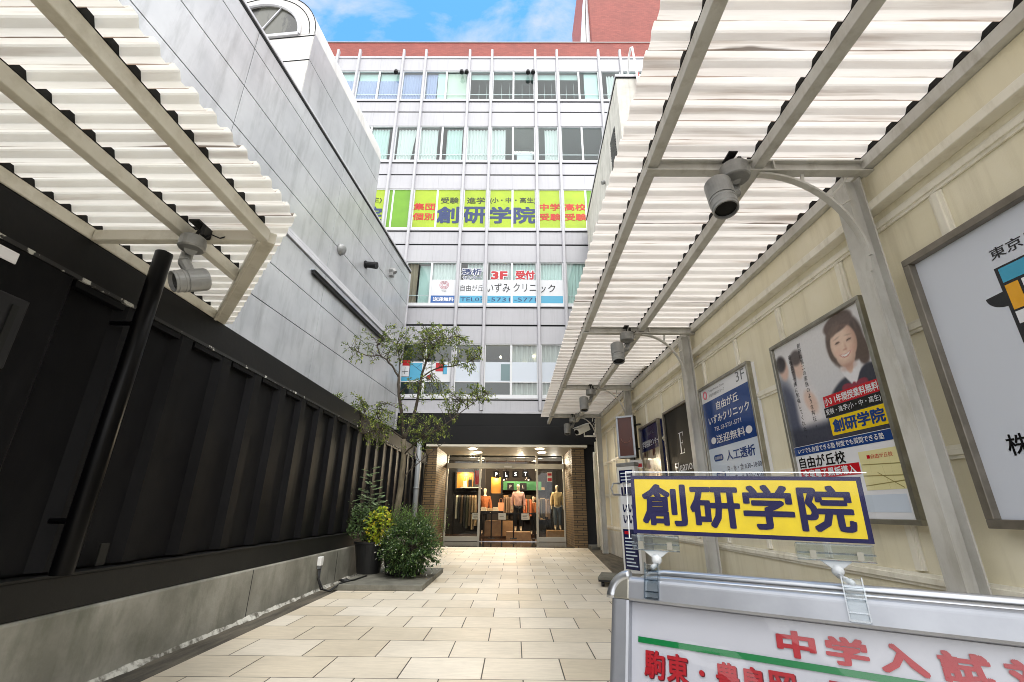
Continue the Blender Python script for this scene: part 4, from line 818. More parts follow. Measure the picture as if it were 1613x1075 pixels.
# spot lights
def spot_light(label, base, can_r, can_h, stem, body_a, body_b, br, group):
    """base = centre of the round junction can; body runs from body_a to the lens end body_b"""
    t = thing('spot_light', label, 'spot light', base, 0, group); b = V(base)
    mb = MB(); mb.tube([b+V((0, 0, -can_h/2)), b+V((0, 0, -can_h/2+.012)), b+V((0, 0, can_h*.1)), b+V((0, 0, can_h*.1)), b+V((0, 0, can_h/2-.01)), b+V((0, 0, can_h/2))], [can_r*.9, can_r, can_r, can_r*.965, can_r*.965, can_r*.88], 28); mb.build('junction_can', m_lampg, t, bevel=.003)
    mb = MB(); mb.tube([b+V((0, 0, can_h/2)), b+V((.01, .04, can_h/2+.14))], .012, 8); mb.box(b.x-.04, b.x+.04, b.y-.05, b.y+.10, b.z+can_h/2+.12, b.z+can_h/2+.135); mb.box(b.x+.05, b.x+.08, b.y-.02, b.y+.06, b.z+can_h/2+.02, b.z+can_h/2+.10); mb.tube([b+V((.05, .02, can_h/2-.01)), b+V((.10, .03, can_h/2+.05)), b+V((.16, .05, can_h/2+.03)), b+V((.2, .10, can_h/2+.09))], .006, 5); mb.build('clamp', m_dark, t)
    ba, bb = V(body_a), V(body_b); ax = (bb-ba).normalized(); ln = (bb-ba).length
    mb = MB(); k = V(stem); mb.tube([b+V((0, 0, -can_h/2)), b+V((0, 0, -can_h/2))*.6+k*.4, k], [.045, .04, .042], 12)
    side = (k-(ba+ax*ln*.4)); mb.tube([k, ba+ax*ln*.4+side.normalized()*br*.6], [.042, .035], 10); mb.build('arm', m_lampg, t, bevel=.003)
    mb = MB(); mb.tube([ba, ba+ax*.012, ba+ax*ln*.62, ba+ax*ln*.62, ba+ax*ln*.66, ba+ax*ln*.66, ba+ax*ln*.72, ba+ax*ln*.74, ba+ax*ln*.9, ba+ax*ln*.93, bb, bb, bb-ax*.04], [br*.94, br, br, br*.93, br*.93, br, br, br*.96, br*.96, br*.9, br*.9, br*.8, br*.78], 30, caps=True); o = mb.build('head', m_lampg, t)
    mb = MB(); mb.tube([bb-ax*.030, bb-ax*.024], [br*.79, br*.77], 24); mb.build('lens', m_lens, t)
    return t
GRP = 'grey spot lights under the long right canopy'
s1 = spot_light('largest grey spot light under the right canopy, nearest the camera', (2.0, 3.38, 4.20), .126, .15, (1.975, 3.38, 3.97), (1.80, 3.34, 4.04), (1.79, 3.25, 3.70), .114, GRP)
labs = ['second grey spot light along the right canopy, above the clinic poster', 'third grey spot light along the right canopy, near the brown box sign', 'farthest and smallest grey spot light of the right canopy, by the security camera']
for y, lb in zip(crossY[1:], labs):
    c = copy_tree(s1, (2.0, y-.14, 4.20)); c['label'] = lb
spot_light('grey spot light under the left canopy with its lens turned sideways', (-2.44, 2.96, 3.165), .09, .10, (-2.455, 2.955, 3.0), (-2.315, 3.03, 2.90), (-2.435, 2.875, 2.80), .084, 'grey spot light under the left canopy')

# ------------------------------------------------------------------ cream panelled wall on the right
RW = frame((3.5, 0, 0), (.024, -1, 0), (0, 0, 1))       # x towards the camera, y up, z out into the alley
wall = thing('panel_wall', 'cream battened boundary wall carrying framed posters on the right', 'wall', (3.3, 8, 0)); 
B('wall_panel', m_creamw, wall, (-17.3, 4, 0, 4.36, -.15, 0), T=RW)
B('head_fascia', m_creamw, wall, (-17.3, 4, 4.02, 4.34, .002, .05), T=RW)
B('moulding', m_creamb, wall, (-17.3, 4, 3.93, 4.015, .0, .12), T=RW, bevel=.008)
for k in range(-5, 13):
    a = -(3.08+1.14*k)
    if a < -17.2: continue
    mb = MB(RW); mb.poly([(a-.055, .002), (a-.055, .018), (a-.026, .020), (a-.026, .034), (a+.026, .034), (a+.026, .020), (a+.055, .018), (a+.055, .002)], .85, 3.74) if False else None
    mb = MB(RW); sec = [(-.055, .001), (-.055, .018), (-.027, .019), (-.025, .034), (.025, .034), (.027, .019), (.055, .018), (.055, .001)]; n = len(sec)
    mb.add([(a+p, y_, q) for y_ in (.85, 3.74) for p, q in sec], [tuple(range(n)), tuple(range(2*n-1, n-1, -1))]+[(i, (i+1) % n, n+(i+1) % n, n+i) for i in range(n)]); mb.build('vertical_batten', m_creamb, wall, bevel=.003)
for z in (.78, 1.74, 2.78, 3.80):
    mb = MB(RW); sec = [(-.052, .002), (-.052, .022), (-.025, .023), (-.023, .040), (.023, .040), (.025, .023), (.052, .022), (.052, .002)]; n = len(sec)
    mb.add([(x_, z+p, q) for x_ in (-17.3, 4) for p, q in sec], [tuple(range(n)), tuple(range(2*n-1, n-1, -1))]+[(i, (i+1) % n, n+(i+1) % n, n+i) for i in range(n)]); mb.build('horizontal_batten', m_creamb, wall, bevel=.003)
B('kick_panel', m_conc, wall, (-17.28, -11.5, .01, .7, .003, .02), T=RW)
B('end_post', m_creamb, wall, (-17.45, -17.3, 0, 3.7, -.12, .08), (-16.9, -16.8, 0, 3.3, .005, .10), T=RW, bevel=.006)
mb = MB(); mb.tube([(2.93, 17.2, .1), (2.93, 17.2, 3.15), (2.95, 17.25, 3.3)], .045, 12); tag(mb.build('down_pipe', m_creamb, None, smooth=True, origin=(2.93, 17.2, .1)), 'thin cream down pipe at the far end of the cream wall', 'down pipe')

def poster(label, Yf, Yn, z0, z1, fm, fw_=.045, dep=.07, off=.05, back=None):
    """framed poster between far Y and near Y; returns thing and a drawing frame with origin at its lower far corner"""
    a0, a1 = -Yf, -Yn; o = RW @ V((a0, z0, off))
    t = thing('framed_poster', label, 'poster', tuple(RW @ V(((a0+a1)/2, z0, 0)))); T = frame(o, (.024, -1, 0), (0, 0, 1)); w_, h_ = a1-a0, z1-z0
    mb = MB(T); mb.box(0, w_, 0, fw_, 0, dep); mb.box(0, w_, h_-fw_, h_, 0, dep); mb.box(0, fw_, fw_, h_-fw_, 0, dep); mb.box(w_-fw_, w_, fw_, h_-fw_, 0, dep); mb.build('frame', fm, t, bevel=.005)
    B('backing', back or m_dark, t, (.01, w_-.01, .01, h_-.01, -off, .03), T=T)
    return t, T, w_, h_
def sheet_(t, T, x0, x1, y0, y1, z, mat, name='print'):
    mb = MB(T); mb.quad((x0, y0, z), (x1, y0, z), (x1, y1, z), (x0, y1, z)); return mb.build(name, mat, t)
m_gp = lambda n_, c: M(n_, c, .16, spec=.5)
p_white = m_gp('print_white', (228, 230, 236)); p_blue = m_gp('print_blue', (24, 62, 128)); p_ink = m_gp('print_black', (22, 22, 24)); p_red = m_gp('print_red', (196, 26, 40)); p_yel = m_gp('print_yellow', (238, 206, 20)); p_map = m_gp('print_map', (226, 220, 168)); p_lblue = m_gp('print_sky', (62, 160, 196)); p_orange = m_gp('print_orange', (230, 166, 24)); p_pale = m_gp('print_pale_blue', (206, 218, 234)); p_navy = m_gp('print_navy', (22, 28, 74)); p_grey = m_gp('print_grey', (110, 112, 118)); p_map2 = m_gp('print_map_line', (150, 140, 90))
p_plum = m_gp('print_plum', (110, 24, 52)); p_pink = m_gp('print_pink', (214, 120, 136))
def painted(t, T, x0, x1, y0, y1, z, fn, nx, ny, name='photo_print'):
    mb = MB(T); cols = []
    vs = []; fs = []
    for j in range(ny+1):
        for i in range(nx+1):
            u, v = x0+(x1-x0)*i/nx, y0+(y1-y0)*j/ny; vs.append((u, v, z)); cols.append(lin(fn(u, v)))
    for j in range(ny):
        for i in range(nx): a = j*(nx+1)+i; fs.append((a, a+1, a+nx+2, a+nx+1))
    mb.add(vs, fs); mb.c = cols; return mb.build(name, m_photo, t, smooth=True)
m_photo = M('photo_print', (200, 200, 200), .16, attr='Col')
def sm(a, b, x): t = min(1, max(0, (x-a)/(b-a))); return t*t*(3-2*t)
def mixc(a, b, t): return tuple(p+(q-p)*t for p, q in zip(a, b))
def ell(u, v, cx, cy, rx, ry, rot=0.0, soft=.08):
    c, s_ = math.cos(rot), math.sin(rot); du, dv = u-cx, v-cy; x, y = (du*c+dv*s_)/rx, (-du*s_+dv*c)/ry
    return 1-sm(1-soft, 1+soft, math.hypot(x, y))
# poster A: cram school poster with a smiling student
tA, A_, wA, hA = poster('framed school poster with a smiling student in a dark blazer, beside the nearest post', 5.52, 3.97, 1.2, 3.26, m_alus, back=p_white)
def girl(u, v):
    z = v+1.2
    c = mixc((226, 226, 230), (196, 198, 206), sm(3.3, 2.0, z)*.8)
    # blurred classmates on the left
    c = mixc(c, (54, 60, 84), ell(u, z, .10, 2.30, .22, .52, .1, .35)); c = mixc(c, (214, 176, 158), ell(u, z, .16, 2.92, .085, .13, 0, .3)); c = mixc(c, (40, 36, 40), ell(u, z, .12, 3.0, .10, .10, 0, .3))
    c = mixc(c, (226, 222, 226), ell(u, z, .46, 2.34, .20, .40, 0, .3)); c = mixc(c, (220, 188, 172), ell(u, z, .43, 2.86, .085, .12, 0, .3)); c = mixc(c, (60, 50, 50), ell(u, z, .42, 2.99, .11, .09, 0, .3)*.9); c = mixc(c, (60, 50, 50), ell(u, z, .33, 2.85, .03, .14, 0, .4)*.8)
    c = mixc(c, (222, 190, 174), ell(u, z, .52, 2.45, .09, .14, .5, .35)); c = mixc(c, (30, 34, 52), sm(2.26, 2.14, z))
    # main student: hair, blazer, shirt, face
    hs = 1+.35*noise.noise(V((u*26, z*3.5, 5)))
    c = mixc(c, (84*hs, 68*hs, 62*hs), ell(u, z, 1.20, 2.92, .255, .29, 0, .09)); c = mixc(c, (78, 62, 56), ell(u, z, 1.38, 2.80, .09, .19, .15, .14)); c = mixc(c, (84, 68, 62), ell(u, z, 1.01, 2.90, .05, .13, -.1, .16))
    c = mixc(c, (28, 30, 44), max(ell(u, z, 1.22, 2.14, .50, .44, 0, .05), ell(u, z, 1.42, 2.36, .2, .26, 0, .06)))
    c = mixc(c, (214, 176, 156), ell(u, z, 1.19, 2.64, .085, .13, 0, .15))
    hw = .13*sm(2.40, 2.66, z)+.005; c = mixc(c, (232, 232, 238), (1-sm(hw-.012, hw+.012, abs(u-1.2)))*sm(2.70, 2.66, z)*sm(2.38, 2.42, z)*(1-ell(u, z, 1.19, 2.68, .05, .09, 0, .2)))
    f_ = max(ell(u, z, 1.185, 2.90, .180, .195, .08, .06), ell(u, z, 1.18, 2.80, .135, .145, .0, .08)); sk = mixc((238, 206, 186), (216, 172, 150), sm(1.2, 1.38, u)*.8+sm(2.75, 2.66, z)*.4); c = mixc(c, sk, f_)
    c = mixc(c, (228, 160, 142), .6*(ell(u, z, 1.09, 2.83, .05, .04, 0, .7)+ell(u, z, 1.285, 2.81, .05, .04, 0, .7))*.45*f_)
    c = mixc(c, (84, 68, 62), ell(u, z, 1.17, 3.125, .215, .095, .10, .14)); c = mixc(c, (96, 78, 70), ell(u, z, 1.09, 3.07, .11, .05, .45, .25)*.9)
    c = mixc(c, (150, 106, 90), f_*(1-ell(u, z, 1.165, 2.90, .165, .205, .08, .45))*.5)
    for ex, ez in ((1.108, 2.922), (1.268, 2.908)):
        c = mixc(c, (120, 92, 80), ell(u, z, ex, ez+.052, .044, .008, .16 if ex < 1.2 else -.16, .8)*.38)
        c = mixc(c, (214, 172, 152), ell(u, z, ex, ez-.002, .045, .026, 0, .6)*.5)
        c = mixc(c, (58, 42, 38), max(0, ell(u, z, ex, ez, .034, .0135, .05, .35)-.75*ell(u, z, ex, ez-.012, .04, .010, .05, .4))*.9)
    c = mixc(c, (196, 142, 122), ell(u, z, 1.205, 2.855, .014, .04, .1, .8)*.5); c = mixc(c, (190, 130, 112), ell(u, z, 1.188, 2.832, .028, .010, 0, .7)*.7)
    mz = z-2.775-.9*(u-1.18)*(u-1.18)*4
    if abs(u-1.18) < .085:
        k_ = 1-(abs(u-1.18)/.085)**2; c = mixc(c, (250, 247, 244), (1-sm(.011*k_, .011*k_+.006, abs(mz)))*k_**.4); c = mixc(c, (186, 92, 90), (1-sm(.004, .009, abs(mz+.017*k_)))*.8*k_**.3); c = mixc(c, (196, 112, 104), (1-sm(.002, .007, abs(mz-.015*k_)))*.6*k_**.3)
    c = mixc(c, (176, 126, 108), ell(u, z, 1.18, 2.655, .10, .035, 0, .6)*.5)
    c = mixc(c, (126, 24, 44), max(ell(u, z, 1.11, 2.45, .09, .05, -.25, .12), ell(u, z, 1.28, 2.45, .09, .05, .25, .12), ell(u, z, 1.195, 2.46, .03, .035, 0, .2)))
    c = mixc(c, (104, 18, 36), max(ell(u, z, 1.16, 2.37, .028, .08, -.2, .15), ell(u, z, 1.235, 2.37, .028, .08, .2, .15)))
    c = mixc(c, (212, 212, 218), .16); n_ = 5*noise.noise(V((u*40, z*40, 1))); return tuple(min(255, max(0, x+n_)) for x in c)  # pale wash mixed into the print colours imitates reflection over the poster
painted(tA, A_, .045, wA-.045, .80, hA-.045, .034, girl, 150, 125)
sheet_(tA, A_, .045, wA-.045, .045, .80, .034, p_white)
Z = .036
sheet_(tA, A_, .72, 1.49, 1.135, 1.25, Z, p_red, 'strip'); text('小3 1年間授業料無料', A_, 1.10, 1.192, .085, p_white, tA, fitw=.74, bold=.02, z=Z+.002)
sheet_(tA, A_, .70, 1.49, 1.03, 1.13, Z, p_ink, 'strip'); text('受験・進学(小・中・高生)', A_, 1.09, 1.08, .07, p_white, tA, fitw=.74, z=Z+.002)
sheet_(tA, A_, .74, 1.49, .84, 1.02, Z, p_yel, 'strip'); text('創研学院', A_, 1.115, .93, .135, p_blue, tA, fitw=.68, bold=.04, z=Z+.002)
sheet_(tA, A_, .05, 1.505, .70, .795, Z, p_blue, 'strip'); text('いつでも自習できる塾 何度でも質問できる塾', A_, .75, .748, .058, p_white, tA, fitw=1.26, bold=.01, z=Z+.002)
text('自由が丘校', A_, .47, .62, .125, p_ink, tA, fitw=.74, bold=.02, z=Z)
sheet_(tA, A_, .09, 1.0, .44, .55, Z, p_red, 'strip'); text('全室電子黒板導入', A_, .54, .495, .085, p_white, tA, fitw=.82, bold=.03, z=Z+.002)
sheet_(tA, A_, 1.02, 1.5, .29, .64, Z, p_map, 'map')
mb = MB(A_)
for x0, y0, x1, y1 in ((1.04, .52, 1.5, .50), (1.12, .29, 1.14, .6), (1.3, .3, 1.27, .5), (1.36, .29, 1.38, .62), (1.02, .42, 1.5, .40), (1.02, .33, 1.5, .36), (1.45, .3, 1.2, .44)): mb.beam((x0, y0, Z+.002), (x1, y1, Z+.002), .006, .001, up=(0, 0, 1)) if False else mb.add([(x0, y0-.004, Z+.002), (x1, y1-.004, Z+.002), (x1, y1+.004, Z+.002), (x0, y0+.004, Z+.002)], [(0, 1, 2, 3)])
mb.build('map_line', p_map2, tA); text('■自由が丘校', A_, 1.27, .585, .04, p_red, tA, fitw=.3, z=Z+.003)
text('創研は第二の家族のような存在。', A_, .52, 1.94, .98, p_ink, tA, vertical=True, z=Z); text('最後まで一緒に勉強してくれた。', A_, .32, 1.86, .98, p_ink, tA, vertical=True, z=Z)
sheet_(tA, A_, .2, 1.45, .10, .25, Z, p_pale, 'strip')
# poster B: clinic
tB, B_, wB, hB = poster('blue and white clinic poster with opening hours and 3F, left of the student poster', 7.78, 6.1, 1.2, 3.28, m_alus, back=p_white)
sheet_(tB, B_, .045, wB-.045, .045, hB-.045, .034, p_pale); sheet_(tB, B_, .045, wB-.045, 1.81, hB-.045, Z, p_white, 'strip'); sheet_(tB, B_, .045, wB-.045, 1.05, 1.81, Z, p_blue, 'strip')
text('3F', B_, 1.40, 1.95, .15, p_grey, tB, fitw=.26, z=Z+.002); text('Tokyo Medical Group', B_, .62, 1.96, .045, p_grey, tB, fitw=.55, z=Z+.002); text('戸田中央医科グループ', B_, .62, 1.885, .05, p_grey, tB, fitw=.55, z=Z+.002)
mb = MB(B_); mb.tube([(.2+.06*math.cos(i*math.pi/8), 1.93+.06*math.sin(i*math.pi/8), Z+.003) for i in range(17)], .012, 6); mb.build('logo', p_pink, tB)
text('自由が丘', B_, .90, 1.68, .135, p_white, tB, fitw=.72, bold=.02, z=Z+.002); text('いずみクリニック', B_, .86, 1.49, .135, p_white, tB, fitw=1.32, bold=.02, z=Z+.002)
text('TEL 03-5731-5771', B_, .80, 1.335, .065, p_white, tB, fitw=.86, z=Z+.002); text('●送迎無料●', B_, .84, 1.17, .13, p_white, tB, fitw=1.3, bold=.012, z=Z+.002)
text('人工透析', B_, 1.05, .89, .15, p_blue, tB, fitw=.84, bold=.025, z=Z); text('月・水・金 8:30~18:00', B_, 1.08, .70, .085, p_navy, tB, fitw=.98, z=Z); text('火・木・土 8:30~14:00', B_, 1.08, .57, .085, p_navy, tB, fitw=.98, z=Z)
for y, s_ in ((.89, '診療科目'), (.63, '診療時間')):
    mb = MB(B_); mb.add([(.36+.16*(1 if abs(math.cos(a)) < 1e-9 else math.copysign(1, math.cos(a)))*.7+.05*math.cos(a), y+.05*math.sin(a), Z) for a in [i*2*math.pi/24+.01 for i in range(24)]], [tuple(range(24))]); mb.build('pill', p_blue, tB); text(s_, B_, .36, y, .05, p_white, tB, fitw=.24, z=Z+.002)
text('日曜・祝日休診', B_, 1.0, .44, .09, p_navy, tB, fitw=.8, z=Z)
# poster C: black poster with a white initial
tC, C_, wC, hC = poster('black poster with a large white initial E, between the second and third posts', 9.7, 8.15, 1.2, 3.25, m_alub, back=p_ink)
p_blk2 = M('print_black_gloss', (16, 17, 18), .5, col2=(30, 33, 33), nscale=1.2, contrast=(.5, .75), spec=.12); sheet_(tC, C_, .045, wC-.045, .045, hC-.045, .034, p_blk2)
Ex, Ey = .80, 1.32; mb = MB(C_)                         # tall serif initial
for x0, x1, y0, y1 in ((-.05, .0, -.2, .2), (-.1, .14, .185, .2), (-.1, .14, -.2, -.185), (-.02, .09, -.008, .008), (.125, .14, .12, .2), (.125, .14, -.2, -.12), (.08, .09, -.05, .05)): mb.add([(Ex+x0, Ey+y0, Z), (Ex+x1, Ey+y0, Z), (Ex+x1, Ey+y1, Z), (Ex+x0, Ey+y1, Z)], [(0, 1, 2, 3)])
mb.build('lettering', p_white, tC); text('Eleanor', C_, .86, .89, .17, p_white, tC, fitw=.98, z=Z)
# poster D: navy header over a photograph
tD, D_, wD, hD = poster('narrow framed poster with a navy header above a brown photograph, behind the brown box sign', 11.5, 10.05, 1.2, 3.22, m_alub, back=p_navy)
def blurp(u, v):
    n1 = noise.noise(V((u*3, v*2.2, 4))); n2 = noise.noise(V((u*9, v*7, 9))); c = mixc((96, 88, 62), (196, 184, 160), sm(-.35, .4, n1+.4*n2)); c = mixc(c, (70, 34, 30), sm(.2, .5, noise.noise(V((u*5, v*4, 17))))); c = mixc(c, (206, 190, 180), ell(u, v, .62, 1.05, .2, .3, 0, .5)*.8); c = mixc(c, (110, 84, 40), ell(u, v, .75, .62, .3, .32, 0, .5)*.8)
    return c
painted(tD, D_, .045, wD-.045, .045, 1.42, .034, blurp, 50, 50); sheet_(tD, D_, .045, wD-.045, 1.42, hD-.045, .034, p_navy)
text('学習相談センター', D_, .74, 1.58, .16, p_white, tD, fitw=1.2, bold=.01, z=Z); text('自由が丘', D_, .8, 1.80, .08, p_grey, tD, fitw=.5, z=Z)
# poster E: large pale panel, cut by the picture edge
tE, E_, wE, hE = poster('large white framed sign board with a colourful drawing, nearest the camera on the cream wall', 3.42, 1.7, 1.2, 3.30, m_alub, fw_=.06, dep=.09, back=p_white)
sheet_(tE, E_, .06, wE-.06, .06, hE-.06, .034, M('board_white', (206, 212, 224), .22, spec=.5))
text('東京に、', E_, .78, 1.80, .085, p_ink, tE, fitw=.36, bold=.01, z=Z); text('株式', E_, .41, .53, .14, p_ink, tE, fitw=.29, bold=.012, z=Z)
sheet_(tE, E_, .59, 1.3, 1.1, 1.70, Z, p_ink, 'drawing'); sheet_(tE, E_, .615, 1.28, 1.58, 1.685, Z+.002, p_lblue, 'drawing'); sheet_(tE, E_, .615, .70, 1.38, 1.56, Z+.002, p_orange, 'drawing')
for k in range(3): sheet_(tE, E_, .72+.19*k, .89+.19*k, 1.39, 1.47, Z+.002, p_white, 'drawing'); sheet_(tE, E_, .72+.19*k, .89+.19*k, 1.485, 1.56, Z+.002, p_white, 'drawing')
sheet_(tE, E_, .615, .82, 1.28, 1.365, Z+.002, p_white, 'drawing'); sheet_(tE, E_, .63, .72, 1.15, 1.26, Z+.002, p_plum, 'drawing'); sheet_(tE, E_, .84, 1.28, 1.12, 1.365, Z+.002, p_pale, 'drawing')
mb = MB(E_); mb.add([(.63, 1.42, Z-.001)]+[(.60-.13*math.sin(a), 1.42+.10*(1-math.cos(a))*1.0, Z-.001) for a in [i*math.pi/24 for i in range(13)]]+[(.63, 1.53, Z-.001)], [tuple(range(15))]); mb.build('drawing', p_ink, tE)

# ------------------------------------------------------------------ brown box sign, tall stand, camera, dolly
t = thing('box_sign', 'brown faced projecting box sign with a silver frame on the third post', 'sign', (2.75, 11.9, 2.5)); BX = frame((2.62, 11.75, 2.52), (.42, -.28, 0), (0, 0, 1)); W0, H0 = .46, 1.05
mb = MB(BX); mb.box(0, W0, 0, H0, -.2, -.02); mb.build('box', m_dark, t, bevel=.01); mb = MB(BX); mb.box(0, W0, 0, .05, -.02, .03); mb.box(0, W0, H0-.05, H0, -.02, .03); mb.box(0, .05, .05, H0-.05, -.02, .03); mb.box(W0-.05, W0, .05, H0-.05, -.02, .03); mb.build('frame', m_alu, t, bevel=.008)
B('face_panel', m_brownp, t, (.05, W0-.05, .05, H0-.05, -.02, .005), T=BX); B('mounting_arm', m_dark, t, (W0*.5, W0*1.3, .2, .24, -.16, -.1), (W0*.5, W0*1.3, .8, .84, -.16, -.1), T=BX)
mb = MB(BX); mb.tube([(W0/2+.13*math.cos(i*math.pi/10), .5+.13*math.sin(i*math.pi/10), .008) for i in range(10, 21)], .006, 5); mb.build('emblem', M('emblem_tan', (150, 96, 72), .4), t)
t = thing('name_plate', 'small red and white plate hanging under the brown box sign', 'sign', (2.95, 11.6, 2.2)); PL = frame((2.86, 11.56, 2.26), (.42, -.28, 0), (0, 0, 1)); B('plate', m_whitep, t, (0, .3, 0, .2, -.02, 0), T=PL); B('red_band', m_red, t, (.02, .28, .03, .11, .001, .004), T=PL); B('hook', m_dark, t, (.1, .12, .2, .3, -.015, -.005), T=PL)
t = thing('sign_stand', 'tall narrow white sign stand with navy printed panels between the wall and the tiles', 'sign', (2.5, 10.45, 0)); SX = frame((2.33, 10.72, 0), (.30, -.42, 0), (0, 0, 1)); W0 = .50
B('board', m_whitep, t, (0, W0, .06, 2.22, -.14, 0), T=SX, bevel=.012); B('foot', m_lampg, t, (-.06, W0+.06, .006, .06, -.32, .16), T=SX, bevel=.01)
sheet_(t, SX, .06, W0-.06, 1.86, 2.14, .004, p_navy, 'panel'); sheet_(t, SX, .06, W0-.06, .14, .92, .004, p_navy, 'panel'); sheet_(t, SX, .06, W0-.06, .96, 1.82, .004, p_white, 'panel')
sheet_(t, SX, .09, W0-.09, 1.60, 1.78, .006, p_navy, 'panel'); sheet_(t, SX, .1, .25, .82, .88, .006, p_red, 'panel')
mb = MB(SX)
for k in range(9): y0 = .2+.066*k; mb.quad((.1, y0, .006), (W0-.1-.05*(k % 3), y0, .006), (W0-.1-.05*(k % 3), y0+.026, .006), (.1, y0+.026, .006))
for k in range(3): mb.quad((.1, 1.92+.07*k, .006), (W0-.1, 1.92+.07*k, .006), (W0-.1, 1.945+.07*k, .006), (.1, 1.945+.07*k, .006))
mb.build('printed_line', p_pale, t)
for y0 in (1.12, 1.34): text('いい', SX, .25, y0, .17, p_navy, t, fitw=.3, bold=.06, z=.006)
mb = MB(SX); pts = [(.05, 1.62, .0), (.0, 1.62, .17), (-.02, 1.75, .2), (.02, 1.86, .17), (.06, 1.86, 0)]; mb.tube(pts, .018, 8); pts = [(.3, 1.62, .0), (.28, 1.62, .14), (.28, 1.86, .14), (.3, 1.86, 0)]; mb.tube(pts, .018, 8); mb.build('leaflet_ring', m_alu, t, smooth=True)
B('cap', m_lampg, t, (-.01, W0+.01, 2.22, 2.30, -.16, .02), T=SX, bevel=.02)
t = thing('security_camera', 'pale outdoor security camera on a bracket by the farthest canopy post', 'camera', (2.35, 15.9, 3.9)); mb = MB(); a, b = V((2.55, 15.95, 4.02)), V((2.12, 15.6, 3.78)); mb.beam(a, b, .2, .22); mb.build('housing', m_whitep, t, bevel=.02)
mb = MB(); mb.beam(a+V((0.02, .02, .13)), b+V((-.05, -.04, .13)), .26, .02); mb.build('sun_shield', m_whitep, t, bevel=.005); d = (b-a).normalized(); mb = MB(); mb.tube([b+d*.001, b+d*.012], .085, 14); mb.build('lens', m_lens, t)
mb = MB(); mb.tube([(2.42, 15.9, 3.92), (2.42, 15.95, 3.7), (2.95, 15.95, 3.7)], .03, 8); mb.tube([(2.9, 15.95, 3.5), (2.9, 15.95, 4.2)], .035, 8); mb.build('bracket', m_whitep, t)
t = thing('flat_dolly', 'low dark flat dolly on small castors at the tile edge behind the sign board', 'dolly', (2.0, 9.45, .012)); DT = frame((1.70, 9.86, .012), (.97, -.26, 0), (.26, .97, 0))
B('deck', m_stone, t, (0, .8, -.75, 0, .115, .16), T=DT, bevel=.01); B('edge_rail', m_dark, t, (.01, .79, -.74, -.01, .085, .1145), T=DT)
for x in (.08, .72):
    for y in (-.08, -.66): mb = MB(DT); mb.tube([(x-.025, y, .045), (x+.025, y, .045)], .044, 14); mb.build('castor', m_dark, t)

# ------------------------------------------------------------------ A frame sign board in the foreground
Aa, La = R(34), R(15); P1 = V((.2401, 1.0421, 1.17)); su = V((math.cos(Aa), -math.sin(Aa), 0)); sup = V((math.sin(Aa)*math.sin(La), math.cos(Aa)*math.sin(La), math.cos(La)))
HH = 1.17/math.cos(La); SF = frame(P1, su, sup); base = P1-sup*HH
sg = thing('sandwich_board', 'silver framed sandwich board with red lettering filling the right foreground', 'sign board', tuple(base))
m_alub2 = M('brushed_silver', (150, 153, 160), .36, metal=.6, col2=(140, 143, 150), nscale=14, stretch=(1, 1, 1)); m_chrome = M('chrome_tube', (168, 171, 176), .3, metal=.9)
WW = .76
def prof_bar(T, a, b, w_in, w_out, z0, z1, horiz, mat, name):
    mb = MB(T); n_ = 8
    sec = [(w_in, z0)]+[(w_in, z1*.75), (w_in+.004*(1 if w_out > w_in else -1), z1)]
    for i in range(n_+1):
        t_ = i/n_*math.pi/2; r_ = .014; s_ = 1 if w_out > w_in else -1
        sec.append((w_out-s_*r_+s_*r_*math.sin(t_), z1-r_+r_*math.cos(t_)))
    sec.append((w_out, z0)); vs = []
    for e in (a, b): vs += [((e, c, z) if horiz else (c, e, z)) for c, z in sec]
    k = len(sec); mb.add(vs, [tuple(range(k)), tuple(range(2*k-1, k-1, -1))]+[(i, (i+1) % k, k+(i+1) % k, k+i) for i in range(k)])
    return mb.build(name, mat, sg)
prof_bar(SF, .0, WW, -.041, .004, -.022, .013, True, m_alub2, 'top_rail')
prof_bar(SF, -.041, -HH+.03, .0, -.0385, -.022, .013, False, m_alub2, 'side_rail'); prof_bar(SF, -.041, -HH+.03, WW, WW+.0385, -.022, .013, False, m_alub2, 'side_rail')
prof_bar(SF, .0, WW, -HH+.10, -HH+.055, -.022, .013, True, m_alub2, 'bottom_rail')
for sx, x0 in ((-1, 0.0), (1, WW)):
    mb = MB(SF); pts = [(x0-sx*.0005, -.0405)]+[(x0+sx*.0385*math.sin(R(90-a)), -.0405+.0445*math.sin(R(a))) for a in range(0, 91, 9)]; mb.poly(pts if sx < 0 else pts[::-1], -.02, .0115)
    o = mb.build('corner_cap', m_alus, sg, bevel=.003)
    mb = MB(SF); mb.tube([(x0+sx*.0385*math.sin(R(90-a)), -.0405+.0445*math.sin(R(a)), .004) for a in range(0, 91, 9)], .011, 10); mb.build('corner_bend', m_chrome, sg, smooth=True)
p_sheet = M('sign_paper', (170, 171, 179), .35); p_sred = M('sign_red', (150, 6, 22), .4); p_sdk = M('sign_dark_red', (92, 20, 30), .3); p_sgr = M('sign_green', (0, 104, 52), .3)
B('panel', p_sheet, sg, (.0, WW, -HH+.1, -.0415, -.02, -.008), T=SF)
mb = MB(SF); mb.quad((.0132, -.108, -.006), (WW-.02, -.108, -.006), (WW-.02, -.0985, -.006), (.0132, -.0985, -.006)); mb.build('green_line', p_sgr, sg)
x = .2785
for ch in '中学入試対策': text(ch, SF, x, -.0755, .0385, p_sred, sg, fitw=.056, bold=.045, z=-.006); x += .0685
x = .044
